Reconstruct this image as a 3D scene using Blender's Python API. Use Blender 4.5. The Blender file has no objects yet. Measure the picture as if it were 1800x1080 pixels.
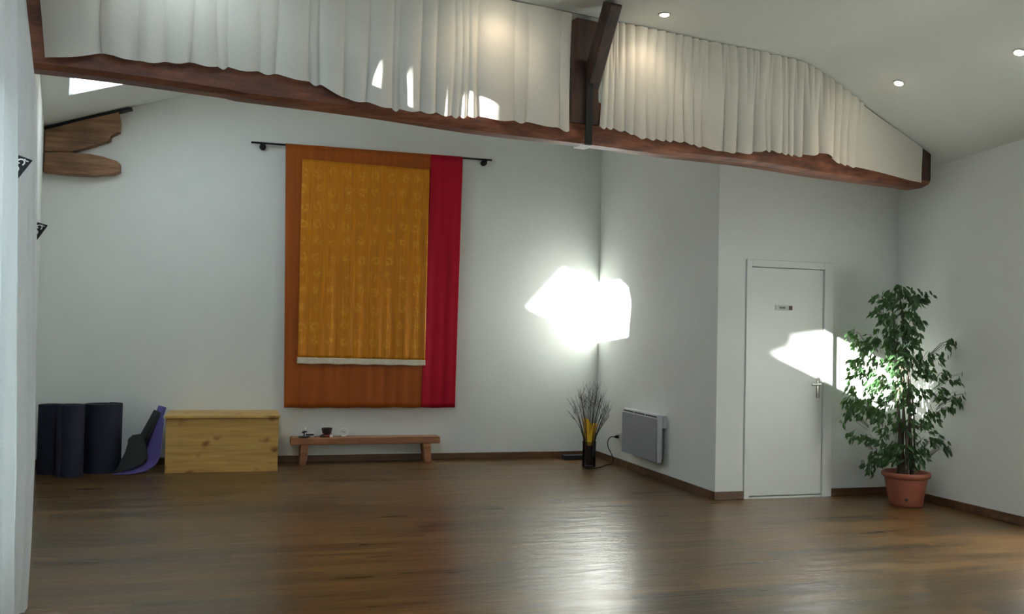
import bpy, bmesh, math, random
from mathutils import Vector, Matrix
from mathutils.geometry import tessellate_polygon

random.seed(7)
scene = bpy.context.scene
COL = scene.collection
PI = math.pi

# ------------------------------------------------------------------ materials
def new_mat(name):
    m = bpy.data.materials.new(name)
    m.use_nodes = True
    nt = m.node_tree
    nt.nodes.clear()
    out = nt.nodes.new('ShaderNodeOutputMaterial')
    return m, nt, out

def N(nt, kind, **kw):
    n = nt.nodes.new(kind)
    for k, v in kw.items():
        setattr(n, k, v)
    return n

def ramp(nt, fac, stops):
    r = N(nt, 'ShaderNodeValToRGB')
    els = r.color_ramp.elements
    while len(els) < len(stops):
        els.new(0.5)
    for el, (p, c) in zip(els, stops):
        el.position = p
        el.color = (c[0], c[1], c[2], 1)
    nt.links.new(fac, r.inputs[0])
    return r

def noise_fac(nt, scale, stretch=(1, 1, 1), detail=4, coord='Object', rough=0.55):
    tc = N(nt, 'ShaderNodeTexCoord')
    mp = N(nt, 'ShaderNodeMapping')
    mp.inputs['Scale'].default_value = stretch
    no = N(nt, 'ShaderNodeTexNoise')
    no.inputs['Scale'].default_value = scale
    no.inputs['Detail'].default_value = detail
    no.inputs['Roughness'].default_value = rough
    nt.links.new(tc.outputs[coord], mp.inputs[0])
    nt.links.new(mp.outputs[0], no.inputs['Vector'])
    return no

def simple(name, c, rough=0.6, c2=None, scale=12, stretch=(1, 1, 1), bump=0.0, metal=0.0, spec=0.5, sheen=0.0, bump_dist=0.01):
    """principled surface whose colour wanders between two close tones"""
    m, nt, out = new_mat(name)
    b = N(nt, 'ShaderNodeBsdfPrincipled')
    c2 = c2 or tuple(x * 0.86 for x in c)
    no = noise_fac(nt, scale, stretch)
    r = ramp(nt, no.outputs[0], [(0.3, c2), (0.7, c)])
    nt.links.new(r.outputs[0], b.inputs['Base Color'])
    b.inputs['Roughness'].default_value = rough
    b.inputs['Metallic'].default_value = metal
    b.inputs['Specular IOR Level'].default_value = spec
    b.inputs['Sheen Weight'].default_value = sheen
    if bump:
        bp = N(nt, 'ShaderNodeBump')
        bp.inputs['Strength'].default_value = bump
        bp.inputs['Distance'].default_value = bump_dist
        nt.links.new(no.outputs[0], bp.inputs['Height'])
        nt.links.new(bp.outputs[0], b.inputs['Normal'])
    nt.links.new(b.outputs[0], out.inputs[0])
    return m

def cloth(name, c, c2, trans=0.3, clear=0.0, scale=90):
    """woven cloth that lets some light through"""
    m, nt, out = new_mat(name)
    no = noise_fac(nt, scale, (1, 1, 1), 3)
    no2 = noise_fac(nt, 3.0, (1, 1, 1), 3)
    r = ramp(nt, no.outputs[0], [(0.3, c2), (0.7, c)])
    df = N(nt, 'ShaderNodeBsdfDiffuse')
    tr = N(nt, 'ShaderNodeBsdfTranslucent')
    nt.links.new(r.outputs[0], df.inputs[0])
    nt.links.new(r.outputs[0], tr.inputs[0])
    bp = N(nt, 'ShaderNodeBump')
    bp.inputs['Strength'].default_value = 0.25
    bp.inputs['Distance'].default_value = 0.02
    nt.links.new(no2.outputs[0], bp.inputs['Height'])
    nt.links.new(bp.outputs[0], df.inputs['Normal'])
    mx = N(nt, 'ShaderNodeMixShader')
    mx.inputs[0].default_value = trans
    nt.links.new(df.outputs[0], mx.inputs[1])
    nt.links.new(tr.outputs[0], mx.inputs[2])
    last = mx
    if clear:
        tp = N(nt, 'ShaderNodeBsdfTransparent')
        m2 = N(nt, 'ShaderNodeMixShader')
        m2.inputs[0].default_value = clear
        nt.links.new(mx.outputs[0], m2.inputs[1])
        nt.links.new(tp.outputs[0], m2.inputs[2])
        last = m2
    nt.links.new(last.outputs[0], out.inputs[0])
    return m

def timber(name, dark, mid, light, axis='X', rough=0.55):
    """rough timber: long grain, darker checks and knots"""
    m, nt, out = new_mat(name)
    st = {'X': (0.35, 5, 5), 'Z': (5, 5, 0.35), 'N': (1.2, 3, 3)}[axis]
    g = noise_fac(nt, 4.5, st, 6, rough=0.65)
    k = noise_fac(nt, 2.2, (1, 1.6, 1.6), 2)
    r = ramp(nt, g.outputs[0], [(0.28, dark), (0.5, mid), (0.75, light)])
    r2 = ramp(nt, k.outputs[0], [(0.3, (0.55, 0.5, 0.5)), (0.6, (1.1, 1.05, 1.0))])
    mu = N(nt, 'ShaderNodeMix', data_type='RGBA', blend_type='MULTIPLY')
    mu.inputs[0].default_value = 0.8
    nt.links.new(r.outputs[0], mu.inputs[6])
    nt.links.new(r2.outputs[0], mu.inputs[7])
    b = N(nt, 'ShaderNodeBsdfPrincipled')
    b.inputs['Roughness'].default_value = rough
    nt.links.new(mu.outputs[2], b.inputs['Base Color'])
    bp = N(nt, 'ShaderNodeBump')
    bp.inputs['Strength'].default_value = 0.5
    bp.inputs['Distance'].default_value = 0.012
    nt.links.new(g.outputs[0], bp.inputs['Height'])
    nt.links.new(bp.outputs[0], b.inputs['Normal'])
    nt.links.new(b.outputs[0], out.inputs[0])
    return m

def floor_mat():
    m, nt, out = new_mat('walnut_planks')
    tc = N(nt, 'ShaderNodeTexCoord')
    br = N(nt, 'ShaderNodeTexBrick')
    br.offset = 0.37
    br.offset_frequency = 2
    br.inputs['Color1'].default_value = (0, 0, 0, 1)
    br.inputs['Color2'].default_value = (1, 1, 1, 1)
    br.inputs['Mortar'].default_value = (0.5, 0.5, 0.5, 1)
    br.inputs['Scale'].default_value = 1
    br.inputs['Mortar Size'].default_value = 0.0012
    br.inputs['Mortar Smooth'].default_value = 0.1
    br.inputs['Brick Width'].default_value = 1.28
    br.inputs['Row Height'].default_value = 0.19
    nt.links.new(tc.outputs['Object'], br.inputs['Vector'])
    # grain follows the board, shifted from board to board
    sc = N(nt, 'ShaderNodeVectorMath', operation='MULTIPLY')
    sc.inputs[1].default_value = (0.42, 5.0, 1)
    nt.links.new(tc.outputs['Object'], sc.inputs[0])
    off = N(nt, 'ShaderNodeVectorMath', operation='SCALE')
    off.inputs['Scale'].default_value = 9.0
    nt.links.new(br.outputs['Color'], off.inputs[0])
    ad = N(nt, 'ShaderNodeVectorMath', operation='ADD')
    nt.links.new(sc.outputs[0], ad.inputs[0])
    nt.links.new(off.outputs[0], ad.inputs[1])
    no = N(nt, 'ShaderNodeTexNoise')
    no.inputs['Scale'].default_value = 2.3
    no.inputs['Detail'].default_value = 6
    no.inputs['Roughness'].default_value = 0.62
    nt.links.new(ad.outputs[0], no.inputs['Vector'])
    r = ramp(nt, no.outputs[0], [(0.28, (0.036, 0.020, 0.009)), (0.48, (0.118, 0.061, 0.020)), (0.74, (0.215, 0.120, 0.042))])
    tone = ramp(nt, br.outputs['Color'], [(0.0, (0.52, 0.52, 0.54)), (0.5, (0.88, 0.87, 0.85)), (1.0, (1.15, 1.12, 1.05))])
    mu = N(nt, 'ShaderNodeMix', data_type='RGBA', blend_type='MULTIPLY')
    mu.inputs[0].default_value = 1.0
    nt.links.new(r.outputs[0], mu.inputs[6])
    nt.links.new(tone.outputs[0], mu.inputs[7])
    seam = N(nt, 'ShaderNodeMix', data_type='RGBA')
    seam.inputs[7].default_value = (0.02, 0.012, 0.008, 1)
    nt.links.new(br.outputs['Fac'], seam.inputs[0])
    nt.links.new(mu.outputs[2], seam.inputs[6])
    b = N(nt, 'ShaderNodeBsdfPrincipled')
    nt.links.new(seam.outputs[2], b.inputs['Base Color'])
    rr = N(nt, 'ShaderNodeMapRange')
    rr.inputs['To Min'].default_value = FLOOR_ROUGH - 0.06
    rr.inputs['To Max'].default_value = FLOOR_ROUGH + 0.08
    nt.links.new(no.outputs[0], rr.inputs[0])
    nt.links.new(rr.outputs[0], b.inputs['Roughness'])
    b.inputs['Specular IOR Level'].default_value = FLOOR_SPEC
    bp = N(nt, 'ShaderNodeBump')
    bp.inputs['Strength'].default_value = 0.22
    bp.inputs['Distance'].default_value = 0.004
    nt.links.new(no.outputs[0], bp.inputs['Height'])
    no2 = noise_fac(nt, 3.2, (0.9, 3.2, 1), 3)
    bp2 = N(nt, 'ShaderNodeBump')
    bp2.inputs['Strength'].default_value = 0.30
    bp2.inputs['Distance'].default_value = 0.02
    nt.links.new(no2.outputs[0], bp2.inputs['Height'])
    nt.links.new(bp.outputs[0], bp2.inputs['Normal'])
    nt.links.new(bp2.outputs[0], b.inputs['Normal'])
    nt.links.new(b.outputs[0], out.inputs[0])
    return m

def pine_mat():
    m, nt, out = new_mat('pine_boards')
    g = noise_fac(nt, 5, (0.5, 4, 6), 5)
    r = ramp(nt, g.outputs[0], [(0.25, (0.42, 0.235, 0.055)), (0.55, (0.56, 0.34, 0.095)), (0.8, (0.64, 0.42, 0.14))])
    tc = N(nt, 'ShaderNodeTexCoord')
    mp = N(nt, 'ShaderNodeMapping')
    mp.inputs['Scale'].default_value = (3.0, 3.2, 4.6)
    mp.inputs['Location'].default_value = (0.35, 0.2, 0.55)
    v = N(nt, 'ShaderNodeTexVoronoi')
    v.inputs['Scale'].default_value = 1.5
    wob = noise_fac(nt, 6, (1, 1, 1), 3)
    mixv = N(nt, 'ShaderNodeVectorMath', operation='MULTIPLY_ADD')
    mixv.inputs[1].default_value = (0.5, 0.5, 0.5)
    nt.links.new(tc.outputs['Object'], mp.inputs[0])
    nt.links.new(wob.outputs['Color'], mixv.inputs[0])
    nt.links.new(mp.outputs[0], mixv.inputs[2])
    nt.links.new(mixv.outputs[0], v.inputs['Vector'])
    kn = ramp(nt, v.outputs['Distance'], [(0.08, (0.30, 0.14, 0.05)), (0.15, (0.60, 0.46, 0.36)), (0.28, (1, 1, 1))])
    mu = N(nt, 'ShaderNodeMix', data_type='RGBA', blend_type='MULTIPLY')
    mu.inputs[0].default_value = 0.85
    nt.links.new(r.outputs[0], mu.inputs[6])
    nt.links.new(kn.outputs[0], mu.inputs[7])
    b = N(nt, 'ShaderNodeBsdfPrincipled')
    b.inputs['Roughness'].default_value = 0.5
    nt.links.new(mu.outputs[2], b.inputs['Base Color'])
    nt.links.new(b.outputs[0], out.inputs[0])
    return m

def brocade_mat():
    """orange-gold brocade: rows of small woven sprigs and lustrous vertical threads"""
    m, nt, out = new_mat('gold_brocade')
    tc = N(nt, 'ShaderNodeTexCoord')
    mp = N(nt, 'ShaderNodeMapping')
    mp.inputs['Scale'].default_value = (1.0, 0.0, 0.85)
    nt.links.new(tc.outputs['Object'], mp.inputs[0])
    v = N(nt, 'ShaderNodeTexVoronoi')
    v.inputs['Scale'].default_value = 6.6
    v.inputs['Randomness'].default_value = 0.25
    nt.links.new(mp.outputs[0], v.inputs['Vector'])
    ring = ramp(nt, v.outputs['Distance'], [(0.10, (0.2,) * 3), (0.17, (1,) * 3), (0.25, (0.65,) * 3), (0.36, (0,) * 3)])
    fn = noise_fac(nt, 34, (1, 1, 1), 4)
    br = ramp(nt, fn.outputs[0], [(0.40, (0,) * 3), (0.62, (1,) * 3)])
    mm = N(nt, 'ShaderNodeMath', operation='MULTIPLY')
    nt.links.new(ring.outputs[0], mm.inputs[0])
    nt.links.new(br.outputs[0], mm.inputs[1])
    st = noise_fac(nt, 9, (3.5, 1, 0.25), 4)
    sr = ramp(nt, st.outputs[0], [(0.45, (0,) * 3), (0.75, (1,) * 3)])
    base = ramp(nt, st.outputs[0], [(0.3, (0.46, 0.148, 0.004)), (0.7, (0.64, 0.232, 0.007))])
    mx = N(nt, 'ShaderNodeMix', data_type='RGBA')
    mx.inputs[7].default_value = (0.74, 0.36, 0.04, 1)
    soft = N(nt, 'ShaderNodeMath', operation='MULTIPLY')
    soft.inputs[1].default_value = 0.85
    nt.links.new(mm.outputs[0], soft.inputs[0])
    nt.links.new(soft.outputs[0], mx.inputs[0])
    nt.links.new(base.outputs[0], mx.inputs[6])
    b = N(nt, 'ShaderNodeBsdfPrincipled')
    nt.links.new(mx.outputs[2], b.inputs['Base Color'])
    mt = N(nt, 'ShaderNodeMath', operation='MULTIPLY')
    mt.inputs[1].default_value = 0.8
    thr = N(nt, 'ShaderNodeMath', operation='MULTIPLY')
    nt.links.new(sr.outputs[0], thr.inputs[0])
    nt.links.new(br.outputs[0], thr.inputs[1])
    mxx = N(nt, 'ShaderNodeMath', operation='MAXIMUM')
    nt.links.new(mm.outputs[0], mxx.inputs[0])
    nt.links.new(thr.outputs[0], mxx.inputs[1])
    nt.links.new(mxx.outputs[0], mt.inputs[0])
    nt.links.new(mt.outputs[0], b.inputs['Metallic'])
    b.inputs['Roughness'].default_value = 0.42
    b.inputs['Specular IOR Level'].default_value = 0.3
    bp = N(nt, 'ShaderNodeBump')
    bp.inputs['Strength'].default_value = 0.35
    bp.inputs['Distance'].default_value = 0.01
    nt.links.new(sr.outputs[0], bp.inputs['Height'])
    nt.links.new(bp.outputs[0], b.inputs['Normal'])
    nt.links.new(b.outputs[0], out.inputs[0])
    return m

def pane_mat():
    """clear window glass"""
    m, nt, out = new_mat('window_glass')
    tp = N(nt, 'ShaderNodeBsdfTransparent')
    tp.inputs[0].default_value = (0.95, 0.97, 0.96, 1)
    gl = N(nt, 'ShaderNodeBsdfGlossy')
    gl.inputs['Roughness'].default_value = 0.03
    mx = N(nt, 'ShaderNodeMixShader')
    mx.inputs[0].default_value = 0.05
    nt.links.new(tp.outputs[0], mx.inputs[1])
    nt.links.new(gl.outputs[0], mx.inputs[2])
    nt.links.new(mx.outputs[0], out.inputs[0])
    return m

def smoked_glass():
    m, nt, out = new_mat('smoked_glass')
    tp = N(nt, 'ShaderNodeBsdfTransparent')
    tp.inputs[0].default_value = (0.80, 0.78, 0.78, 1)
    gl = N(nt, 'ShaderNodeBsdfGlossy')
    gl.inputs['Roughness'].default_value = 0.08
    lw = N(nt, 'ShaderNodeLayerWeight')
    lw.inputs['Blend'].default_value = 0.35
    mx = N(nt, 'ShaderNodeMixShader')
    nt.links.new(lw.outputs['Fresnel'], mx.inputs[0])
    nt.links.new(tp.outputs[0], mx.inputs[1])
    nt.links.new(gl.outputs[0], mx.inputs[2])
    nt.links.new(mx.outputs[0], out.inputs[0])
    return m

def lamp_mat(strength):
    m, nt, out = new_mat('lit_bulb')
    e = N(nt, 'ShaderNodeEmission')
    e.inputs[0].default_value = (1.0, 0.86, 0.66, 1)
    e.inputs[1].default_value = strength
    nt.links.new(e.outputs[0], out.inputs[0])
    return m

def leaf_mat():
    m, nt, out = new_mat('ficus_leaf')
    no = noise_fac(nt, 9, (1, 1, 1), 2)
    r = ramp(nt, no.outputs[0], [(0.3, (0.020, 0.055, 0.022)), (0.7, (0.05, 0.115, 0.04))])
    b = N(nt, 'ShaderNodeBsdfPrincipled')
    b.inputs['Roughness'].default_value = 0.38
    nt.links.new(r.outputs[0], b.inputs['Base Color'])
    tr = N(nt, 'ShaderNodeBsdfTranslucent')
    tr.inputs[0].default_value = (0.10, 0.24, 0.04, 1)
    mx = N(nt, 'ShaderNodeMixShader')
    mx.inputs[0].default_value = 0.22
    nt.links.new(b.outputs[0], mx.inputs[1])
    nt.links.new(tr.outputs[0], mx.inputs[2])
    nt.links.new(mx.outputs[0], out.inputs[0])
    return m

FLOOR_ROUGH, FLOOR_SPEC = 0.29, 0.45
M = {}
M['wall'] = simple('white_plaster', (0.765, 0.79, 0.76), 0.75, (0.745, 0.77, 0.74), 5, bump=0.05, spec=0.25)
M['ceil'] = simple('white_ceiling_paint', (0.68, 0.70, 0.66), 0.8, (0.665, 0.685, 0.645), 4, bump=0.04, spec=0.2)
M['floor'] = floor_mat()
M['base'] = timber('brown_skirting', (0.075, 0.036, 0.016), (0.125, 0.062, 0.028), (0.175, 0.09, 0.042), 'X', 0.4)
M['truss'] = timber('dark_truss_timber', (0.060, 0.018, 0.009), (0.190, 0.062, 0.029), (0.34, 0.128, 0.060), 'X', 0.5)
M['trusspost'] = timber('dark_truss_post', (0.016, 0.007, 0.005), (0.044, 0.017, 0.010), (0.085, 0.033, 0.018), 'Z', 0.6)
M['stub'] = timber('old_brown_timber', (0.085, 0.045, 0.022), (0.25, 0.135, 0.068), (0.38, 0.22, 0.12), 'X', 0.65)
M['black'] = simple('black_iron', (0.014, 0.014, 0.015), 0.6, spec=0.3)
M['cotton'] = cloth('ecru_cotton', (0.80, 0.77, 0.70), (0.76, 0.73, 0.66), 0.22)
M['voile'] = cloth('white_voile', (0.86, 0.88, 0.89), (0.80, 0.82, 0.83), 0.29, 0.05)
M['rust'] = simple('rust_silk', (0.385, 0.090, 0.010), 0.5, (0.29, 0.063, 0.008), 3, (6, 1, 0.3), 0.12, spec=0.25)
M['crimson'] = simple('crimson_silk', (0.46, 0.005, 0.024), 0.55, (0.36, 0.003, 0.017), 3, (6, 1, 0.3), 0.1, spec=0.2)
M['gold'] = brocade_mat()
M['band'] = simple('silver_braid', (0.68, 0.62, 0.50), 0.45, (0.55, 0.48, 0.36), 60)
M['pine'] = pine_mat()
M['navy'] = simple('navy_foam', (0.008, 0.010, 0.030), 0.75, (0.005, 0.006, 0.020), 40, bump=0.1)
M['purple'] = simple('violet_foam', (0.105, 0.080, 0.30), 0.7, (0.085, 0.065, 0.25), 40, bump=0.1)
M['grey'] = simple('charcoal_foam', (0.022, 0.024, 0.026), 0.75, (0.016, 0.018, 0.02), 40, bump=0.1)
M['bench'] = timber('reddish_bench_wood', (0.15, 0.058, 0.022), (0.33, 0.140, 0.060), (0.46, 0.22, 0.105), 'X', 0.45)
M['heatwhite'] = simple('white_enamel', (0.74, 0.75, 0.77), 0.35)
M['heatgrey'] = simple('grey_radiant_panel', (0.30, 0.315, 0.345), 0.45, (0.285, 0.30, 0.33))
M['dark'] = simple('dark_slot', (0.03, 0.03, 0.033), 0.7)
M['plastic'] = simple('white_plastic', (0.88, 0.88, 0.86), 0.3)
M['door'] = simple('white_door_paint', (0.76, 0.785, 0.76), 0.4, (0.745, 0.77, 0.745), 4, bump=0.02)
M['steel'] = simple('brushed_steel', (0.45, 0.44, 0.42), 0.35, metal=0.9)
M['signgrey'] = simple('sign_silver', (0.50, 0.52, 0.50), 0.4)
M['signred'] = simple('sign_dark_red', (0.085, 0.028, 0.03), 0.5)
M['text'] = simple('sign_lettering', (0.03, 0.06, 0.04), 0.5)
M['terra'] = simple('terracotta_plastic', (0.30, 0.085, 0.048), 0.55, (0.26, 0.072, 0.040), 8, bump=0.03)
M['soil'] = simple('potting_soil', (0.03, 0.02, 0.013), 0.9, (0.015, 0.01, 0.007), 60, bump=0.6)
M['bark'] = simple('ficus_bark', (0.10, 0.075, 0.05), 0.7, (0.06, 0.045, 0.032), 30, (1, 1, 0.3), 0.3)
M['leaf'] = leaf_mat()
M['pane'] = pane_mat()
M['smoke'] = smoked_glass()
M['twig'] = simple('dry_twig', (0.075, 0.052, 0.038), 0.7, (0.045, 0.033, 0.025), 30)
M['yellow'] = simple('yellow_silk', (0.92, 0.58, 0.02), 0.5, (0.86, 0.46, 0.012), 20)
M['brownbowl'] = simple('dark_bronze', (0.045, 0.028, 0.024), 0.4, (0.03, 0.018, 0.016), 30, metal=0.3)
M['red'] = simple('red_felt', (0.20, 0.018, 0.015), 0.8)
M['white'] = simple('chalk_white', (0.90, 0.89, 0.87), 0.5, (0.88, 0.87, 0.85))
M['sun_mask'] = cloth('white_sun_mask', (0.42, 0.43, 0.44), (0.40, 0.41, 0.42), 0.6)
M['bulb'] = lamp_mat(60.0)
M['chrome'] = simple('lamp_ring', (0.62, 0.60, 0.56), 0.3, metal=0.8)

# ------------------------------------------------------------------ mesh tools
class MB:
    def __init__(self):
        self.bm = bmesh.new()
    def face(self, pts):
        try:
            return self.bm.faces.new([self.bm.verts.new(p) for p in pts])
        except ValueError:
            return None
    def box(self, lo, hi, bevel=0.0, seg=2):
        x0, y0, z0 = lo
        x1, y1, z1 = hi
        vs = [self.bm.verts.new(p) for p in ((x0, y0, z0), (x1, y0, z0), (x1, y1, z0), (x0, y1, z0), (x0, y0, z1), (x1, y0, z1), (x1, y1, z1), (x0, y1, z1))]
        fs = [self.bm.faces.new([vs[i] for i in q]) for q in ((0, 3, 2, 1), (4, 5, 6, 7), (0, 1, 5, 4), (1, 2, 6, 5), (2, 3, 7, 6), (3, 0, 4, 7))]
        if bevel:
            es = list({e for f in fs for e in f.edges})
            bmesh.ops.bevel(self.bm, geom=es, offset=bevel, segments=seg, affect='EDGES', profile=0.5)
        return self
    def hexa(self, p, bevel=0.0, seg=2):
        """8 corners: bottom loop then top loop"""
        vs = [self.bm.verts.new(q) for q in p]
        fs = [self.bm.faces.new([vs[i] for i in q]) for q in ((0, 3, 2, 1), (4, 5, 6, 7), (0, 1, 5, 4), (1, 2, 6, 5), (2, 3, 7, 6), (3, 0, 4, 7))]
        if bevel:
            es = list({e for f in fs for e in f.edges})
            bmesh.ops.bevel(self.bm, geom=es, offset=bevel, segments=seg, affect='EDGES', profile=0.5)
        return self
    def prism(self, poly, off, bevel=0.0):
        """polygon of 3D points swept by the vector off"""
        off = Vector(off)
        a = [self.bm.verts.new(p) for p in poly]
        b = [self.bm.verts.new(Vector(p) + off) for p in poly]
        n = len(a)
        fs = [self.bm.faces.new(a), self.bm.faces.new(b[::-1])]
        for i in range(n):
            fs.append(self.bm.faces.new((a[i], b[i], b[(i + 1) % n], a[(i + 1) % n])))
        if bevel:
            es = list(fs[0].edges) + list(fs[1].edges)
            bmesh.ops.bevel(self.bm, geom=es, offset=bevel, segments=2, affect='EDGES', profile=0.5)
        return self
    def lathe(self, prof, c, n=40, capb=True, capt=False):
        rings = []
        for r, z in prof:
            rings.append([self.bm.verts.new((c[0] + r * math.cos(2 * PI * i / n), c[1] + r * math.sin(2 * PI * i / n), c[2] + z)) for i in range(n)])
        for a, b in zip(rings, rings[1:]):
            for i in range(n):
                self.bm.faces.new((a[i], a[(i + 1) % n], b[(i + 1) % n], b[i]))
        if capb:
            self.bm.faces.new(rings[0][::-1])
        if capt:
            self.bm.faces.new(rings[-1])
        return self
    def tube(self, pts, radii, n=8, cap=True):
        pts = [Vector(p) for p in pts]
        if not hasattr(radii, '__len__'):
            radii = [radii] * len(pts)
        rings = []
        prev = None
        for i, p in enumerate(pts):
            t = (pts[min(i + 1, len(pts) - 1)] - pts[max(i - 1, 0)])
            t.normalize()
            if prev is None:
                a = Vector((0, 0, 1)) if abs(t.z) < 0.9 else Vector((1, 0, 0))
                u = t.cross(a).normalized()
            else:
                u = (prev - t * prev.dot(t)).normalized()
            prev = u
            w = t.cross(u)
            rings.append([self.bm.verts.new(p + (u * math.cos(2 * PI * k / n) + w * math.sin(2 * PI * k / n)) * radii[i]) for k in range(n)])
        for a, b in zip(rings, rings[1:]):
            for k in range(n):
                self.bm.faces.new((a[k], a[(k + 1) % n], b[(k + 1) % n], b[k]))
        if cap:
            self.bm.faces.new(rings[0][::-1])
            self.bm.faces.new(rings[-1])
        return self
    def grid(self, fn, nu, nv):
        g = [[self.bm.verts.new(fn(i / nu, j / nv)) for i in range(nu + 1)] for j in range(nv + 1)]
        for j in range(nv):
            for i in range(nu):
                self.bm.faces.new((g[j][i], g[j][i + 1], g[j + 1][i + 1], g[j + 1][i]))
        return self
    def build(self, name, mat, parent=None, smooth=False, solid=0.0, recalc=True):
        bm = self.bm
        if recalc:
            bmesh.ops.recalc_face_normals(bm, faces=bm.faces)
        me = bpy.data.meshes.new(name)
        bm.to_mesh(me)
        bm.free()
        if smooth:
            for p in me.polygons:
                p.use_smooth = True
        o = bpy.data.objects.new(name, me)
        me.materials.append(mat)
        COL.objects.link(o)
        if parent:
            o.parent = parent
            o.matrix_parent_inverse = Matrix.Translation(-parent.location)
        if solid:
            md = o.modifiers.new('thickness', 'SOLIDIFY')
            md.thickness = solid
            md.offset = 0
        return o

def tag(o, label=None, cat=None, group=None, kind=None):
    if label: o['label'] = label
    if cat: o['category'] = cat
    if group: o['group'] = group
    if kind: o['kind'] = kind
    return o

def thing(name, loc, label, cat, group=None):
    o = bpy.data.objects.new(name, None)
    o.location = loc
    o.empty_display_size = 0.1
    COL.objects.link(o)
    return tag(o, label, cat, group)

def smooth_by_angle(o, deg=40):
    me = o.data
    for p in me.polygons:
        p.use_smooth = True
    bm = bmesh.new()
    bm.from_mesh(me)
    for e in bm.edges:
        if len(e.link_faces) == 2 and e.calc_face_angle() > math.radians(deg):
            e.smooth = False
    bm.to_mesh(me)
    bm.free()
    return o

# ------------------------------------------------------------------ layout
# camera stands near (0, 0); +Y runs to the far wall, +X to the right.
# The partition walls follow X/Y, the old roof frame is turned a little:
YB, XC, YD = 10.10, 4.008, 7.301           # far wall, heater partition, door wall
B0 = Vector((-1.886, 10.10, 0))            # far left corner of the room
DV = Vector((0.9794, 0.2015, 0)).normalized()    # along the truss
EV = Vector((-DV.y, DV.x, 0))                    # along the ridge
ZF = 3.615                                 # flat ceiling
KS = 0.352                                 # left roof slope
DR, KR = 5.254, 0.3856                     # right slope start and fall

def de(d, e, z=0.0):
    return B0 + DV * d + EV * e + Vector((0, 0, z))

def ceil_z(d):
    if d < 1.65: return 3.333 + KS * d
    if d < 2.2:  return 3.9138 + (ZF - 3.9138) * (d - 1.65) / 0.55
    q = 0.15                               # the plaster is rounded at the break
    if d < DR - q: return ZF
    if d < DR + q: return ZF - KR * (d - DR + q) ** 2 / (4 * q)
    return ZF - KR * (d - DR)

def smooth_path(P, k=8):
    P = [Vector(p) for p in P]; out = []
    for i in range(len(P) - 1):
        p0 = P[max(i - 1, 0)]; p1 = P[i]; p2 = P[i + 1]; p3 = P[min(i + 2, len(P) - 1)]
        for j in range(k):
            t = j / k
            out.append(0.5 * ((2 * p1) + (p2 - p0) * t + (2 * p0 - 5 * p1 + 4 * p2 - p3) * t * t + (3 * p1 - p0 - 3 * p2 + p3) * t ** 3))
    out.append(P[-1]); return out

def struct(mb, name, mat, smooth=False):
    return tag(mb.build(name, mat, None, smooth), kind='structure')

# floor
mb = MB(); mb.box((-2.6, -5.4, -0.1), (8.6, 10.5, 0.0)); struct(mb, 'floor', M['floor'])
# walls
WT = 4.15
mb = MB(); mb.box((-2.2, YB, 0), (XC + 0.02, YB + 0.2, WT)); struct(mb, 'wall_back', M['wall'])
mb = MB(); mb.box((XC, YD + 0.1, 0), (XC + 0.12, YB + 0.2, WT)); struct(mb, 'wall_partition', M['wall'])
DX0, DX1 = 4.30, 5.145                     # opening of the door with its casing
mb = MB()
mb.box((XC, YD, 0), (DX0, YD + 0.1, WT)); mb.box((DX1, YD, 0), (5.99, YD + 0.1, WT)); mb.box((DX0, YD, 2.06), (DX1, YD + 0.1, WT))
mb.box((DX0, YD + 0.06, 0), (DX1, YD + 0.1, 2.06))
struct(mb, 'wall_door', M['wall'])
def rx(y): return 5.868 + 0.02 * (7.3 - y)
mb = MB(); mb.hexa([(rx(-5.2), -5.2, 0), (rx(-5.2) + 0.2, -5.2, 0), (rx(7.5) + 0.2, 7.5, 0), (rx(7.5), 7.5, 0), (rx(-5.2), -5.2, WT), (rx(-5.2) + 0.2, -5.2, WT), (rx(7.5) + 0.2, 7.5, WT), (rx(7.5), 7.5, WT)])
struct(mb, 'wall_right', M['wall'])
mb = MB()
LW = [(-1.886, 10.10), (-1.10, 5.42), (-1.14, -5.2)]
LWIN = (0.9, 4.60, 0.30, 2.25)             # window added behind the voile to brighten it: y range, z range
def roof_at(x, y): return 3.333 + KS * (Vector((x, y, 0)) - B0).dot(DV)
def lwx(y): return -1.10 - 0.04 * (5.42 - y) / 10.62
def wall_piece(ax, ay, bx, by, z0=0.0, z1=None):
    za, zb = (roof_at(ax, ay) + 0.02, roof_at(bx, by) + 0.02) if z1 is None else (z1, z1)
    dz = 0.05 if z1 is None else 0.0
    mb.hexa([(ax - 0.2, ay, z0), (ax, ay, z0), (bx, by, z0), (bx - 0.2, by, z0), (ax - 0.2, ay, za - dz), (ax, ay, za), (bx, by, zb), (bx - 0.2, by, zb - dz)])
wall_piece(*LW[0], *LW[1])
wall_piece(*LW[1], lwx(LWIN[1]), LWIN[1])
wall_piece(lwx(LWIN[1]), LWIN[1], lwx(LWIN[0]), LWIN[0], 0.0, LWIN[2])
wall_piece(lwx(LWIN[1]), LWIN[1], lwx(LWIN[0]), LWIN[0], LWIN[3])
wall_piece(lwx(LWIN[0]), LWIN[0], *LW[2])
struct(mb, 'wall_left', M['wall'])
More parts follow.
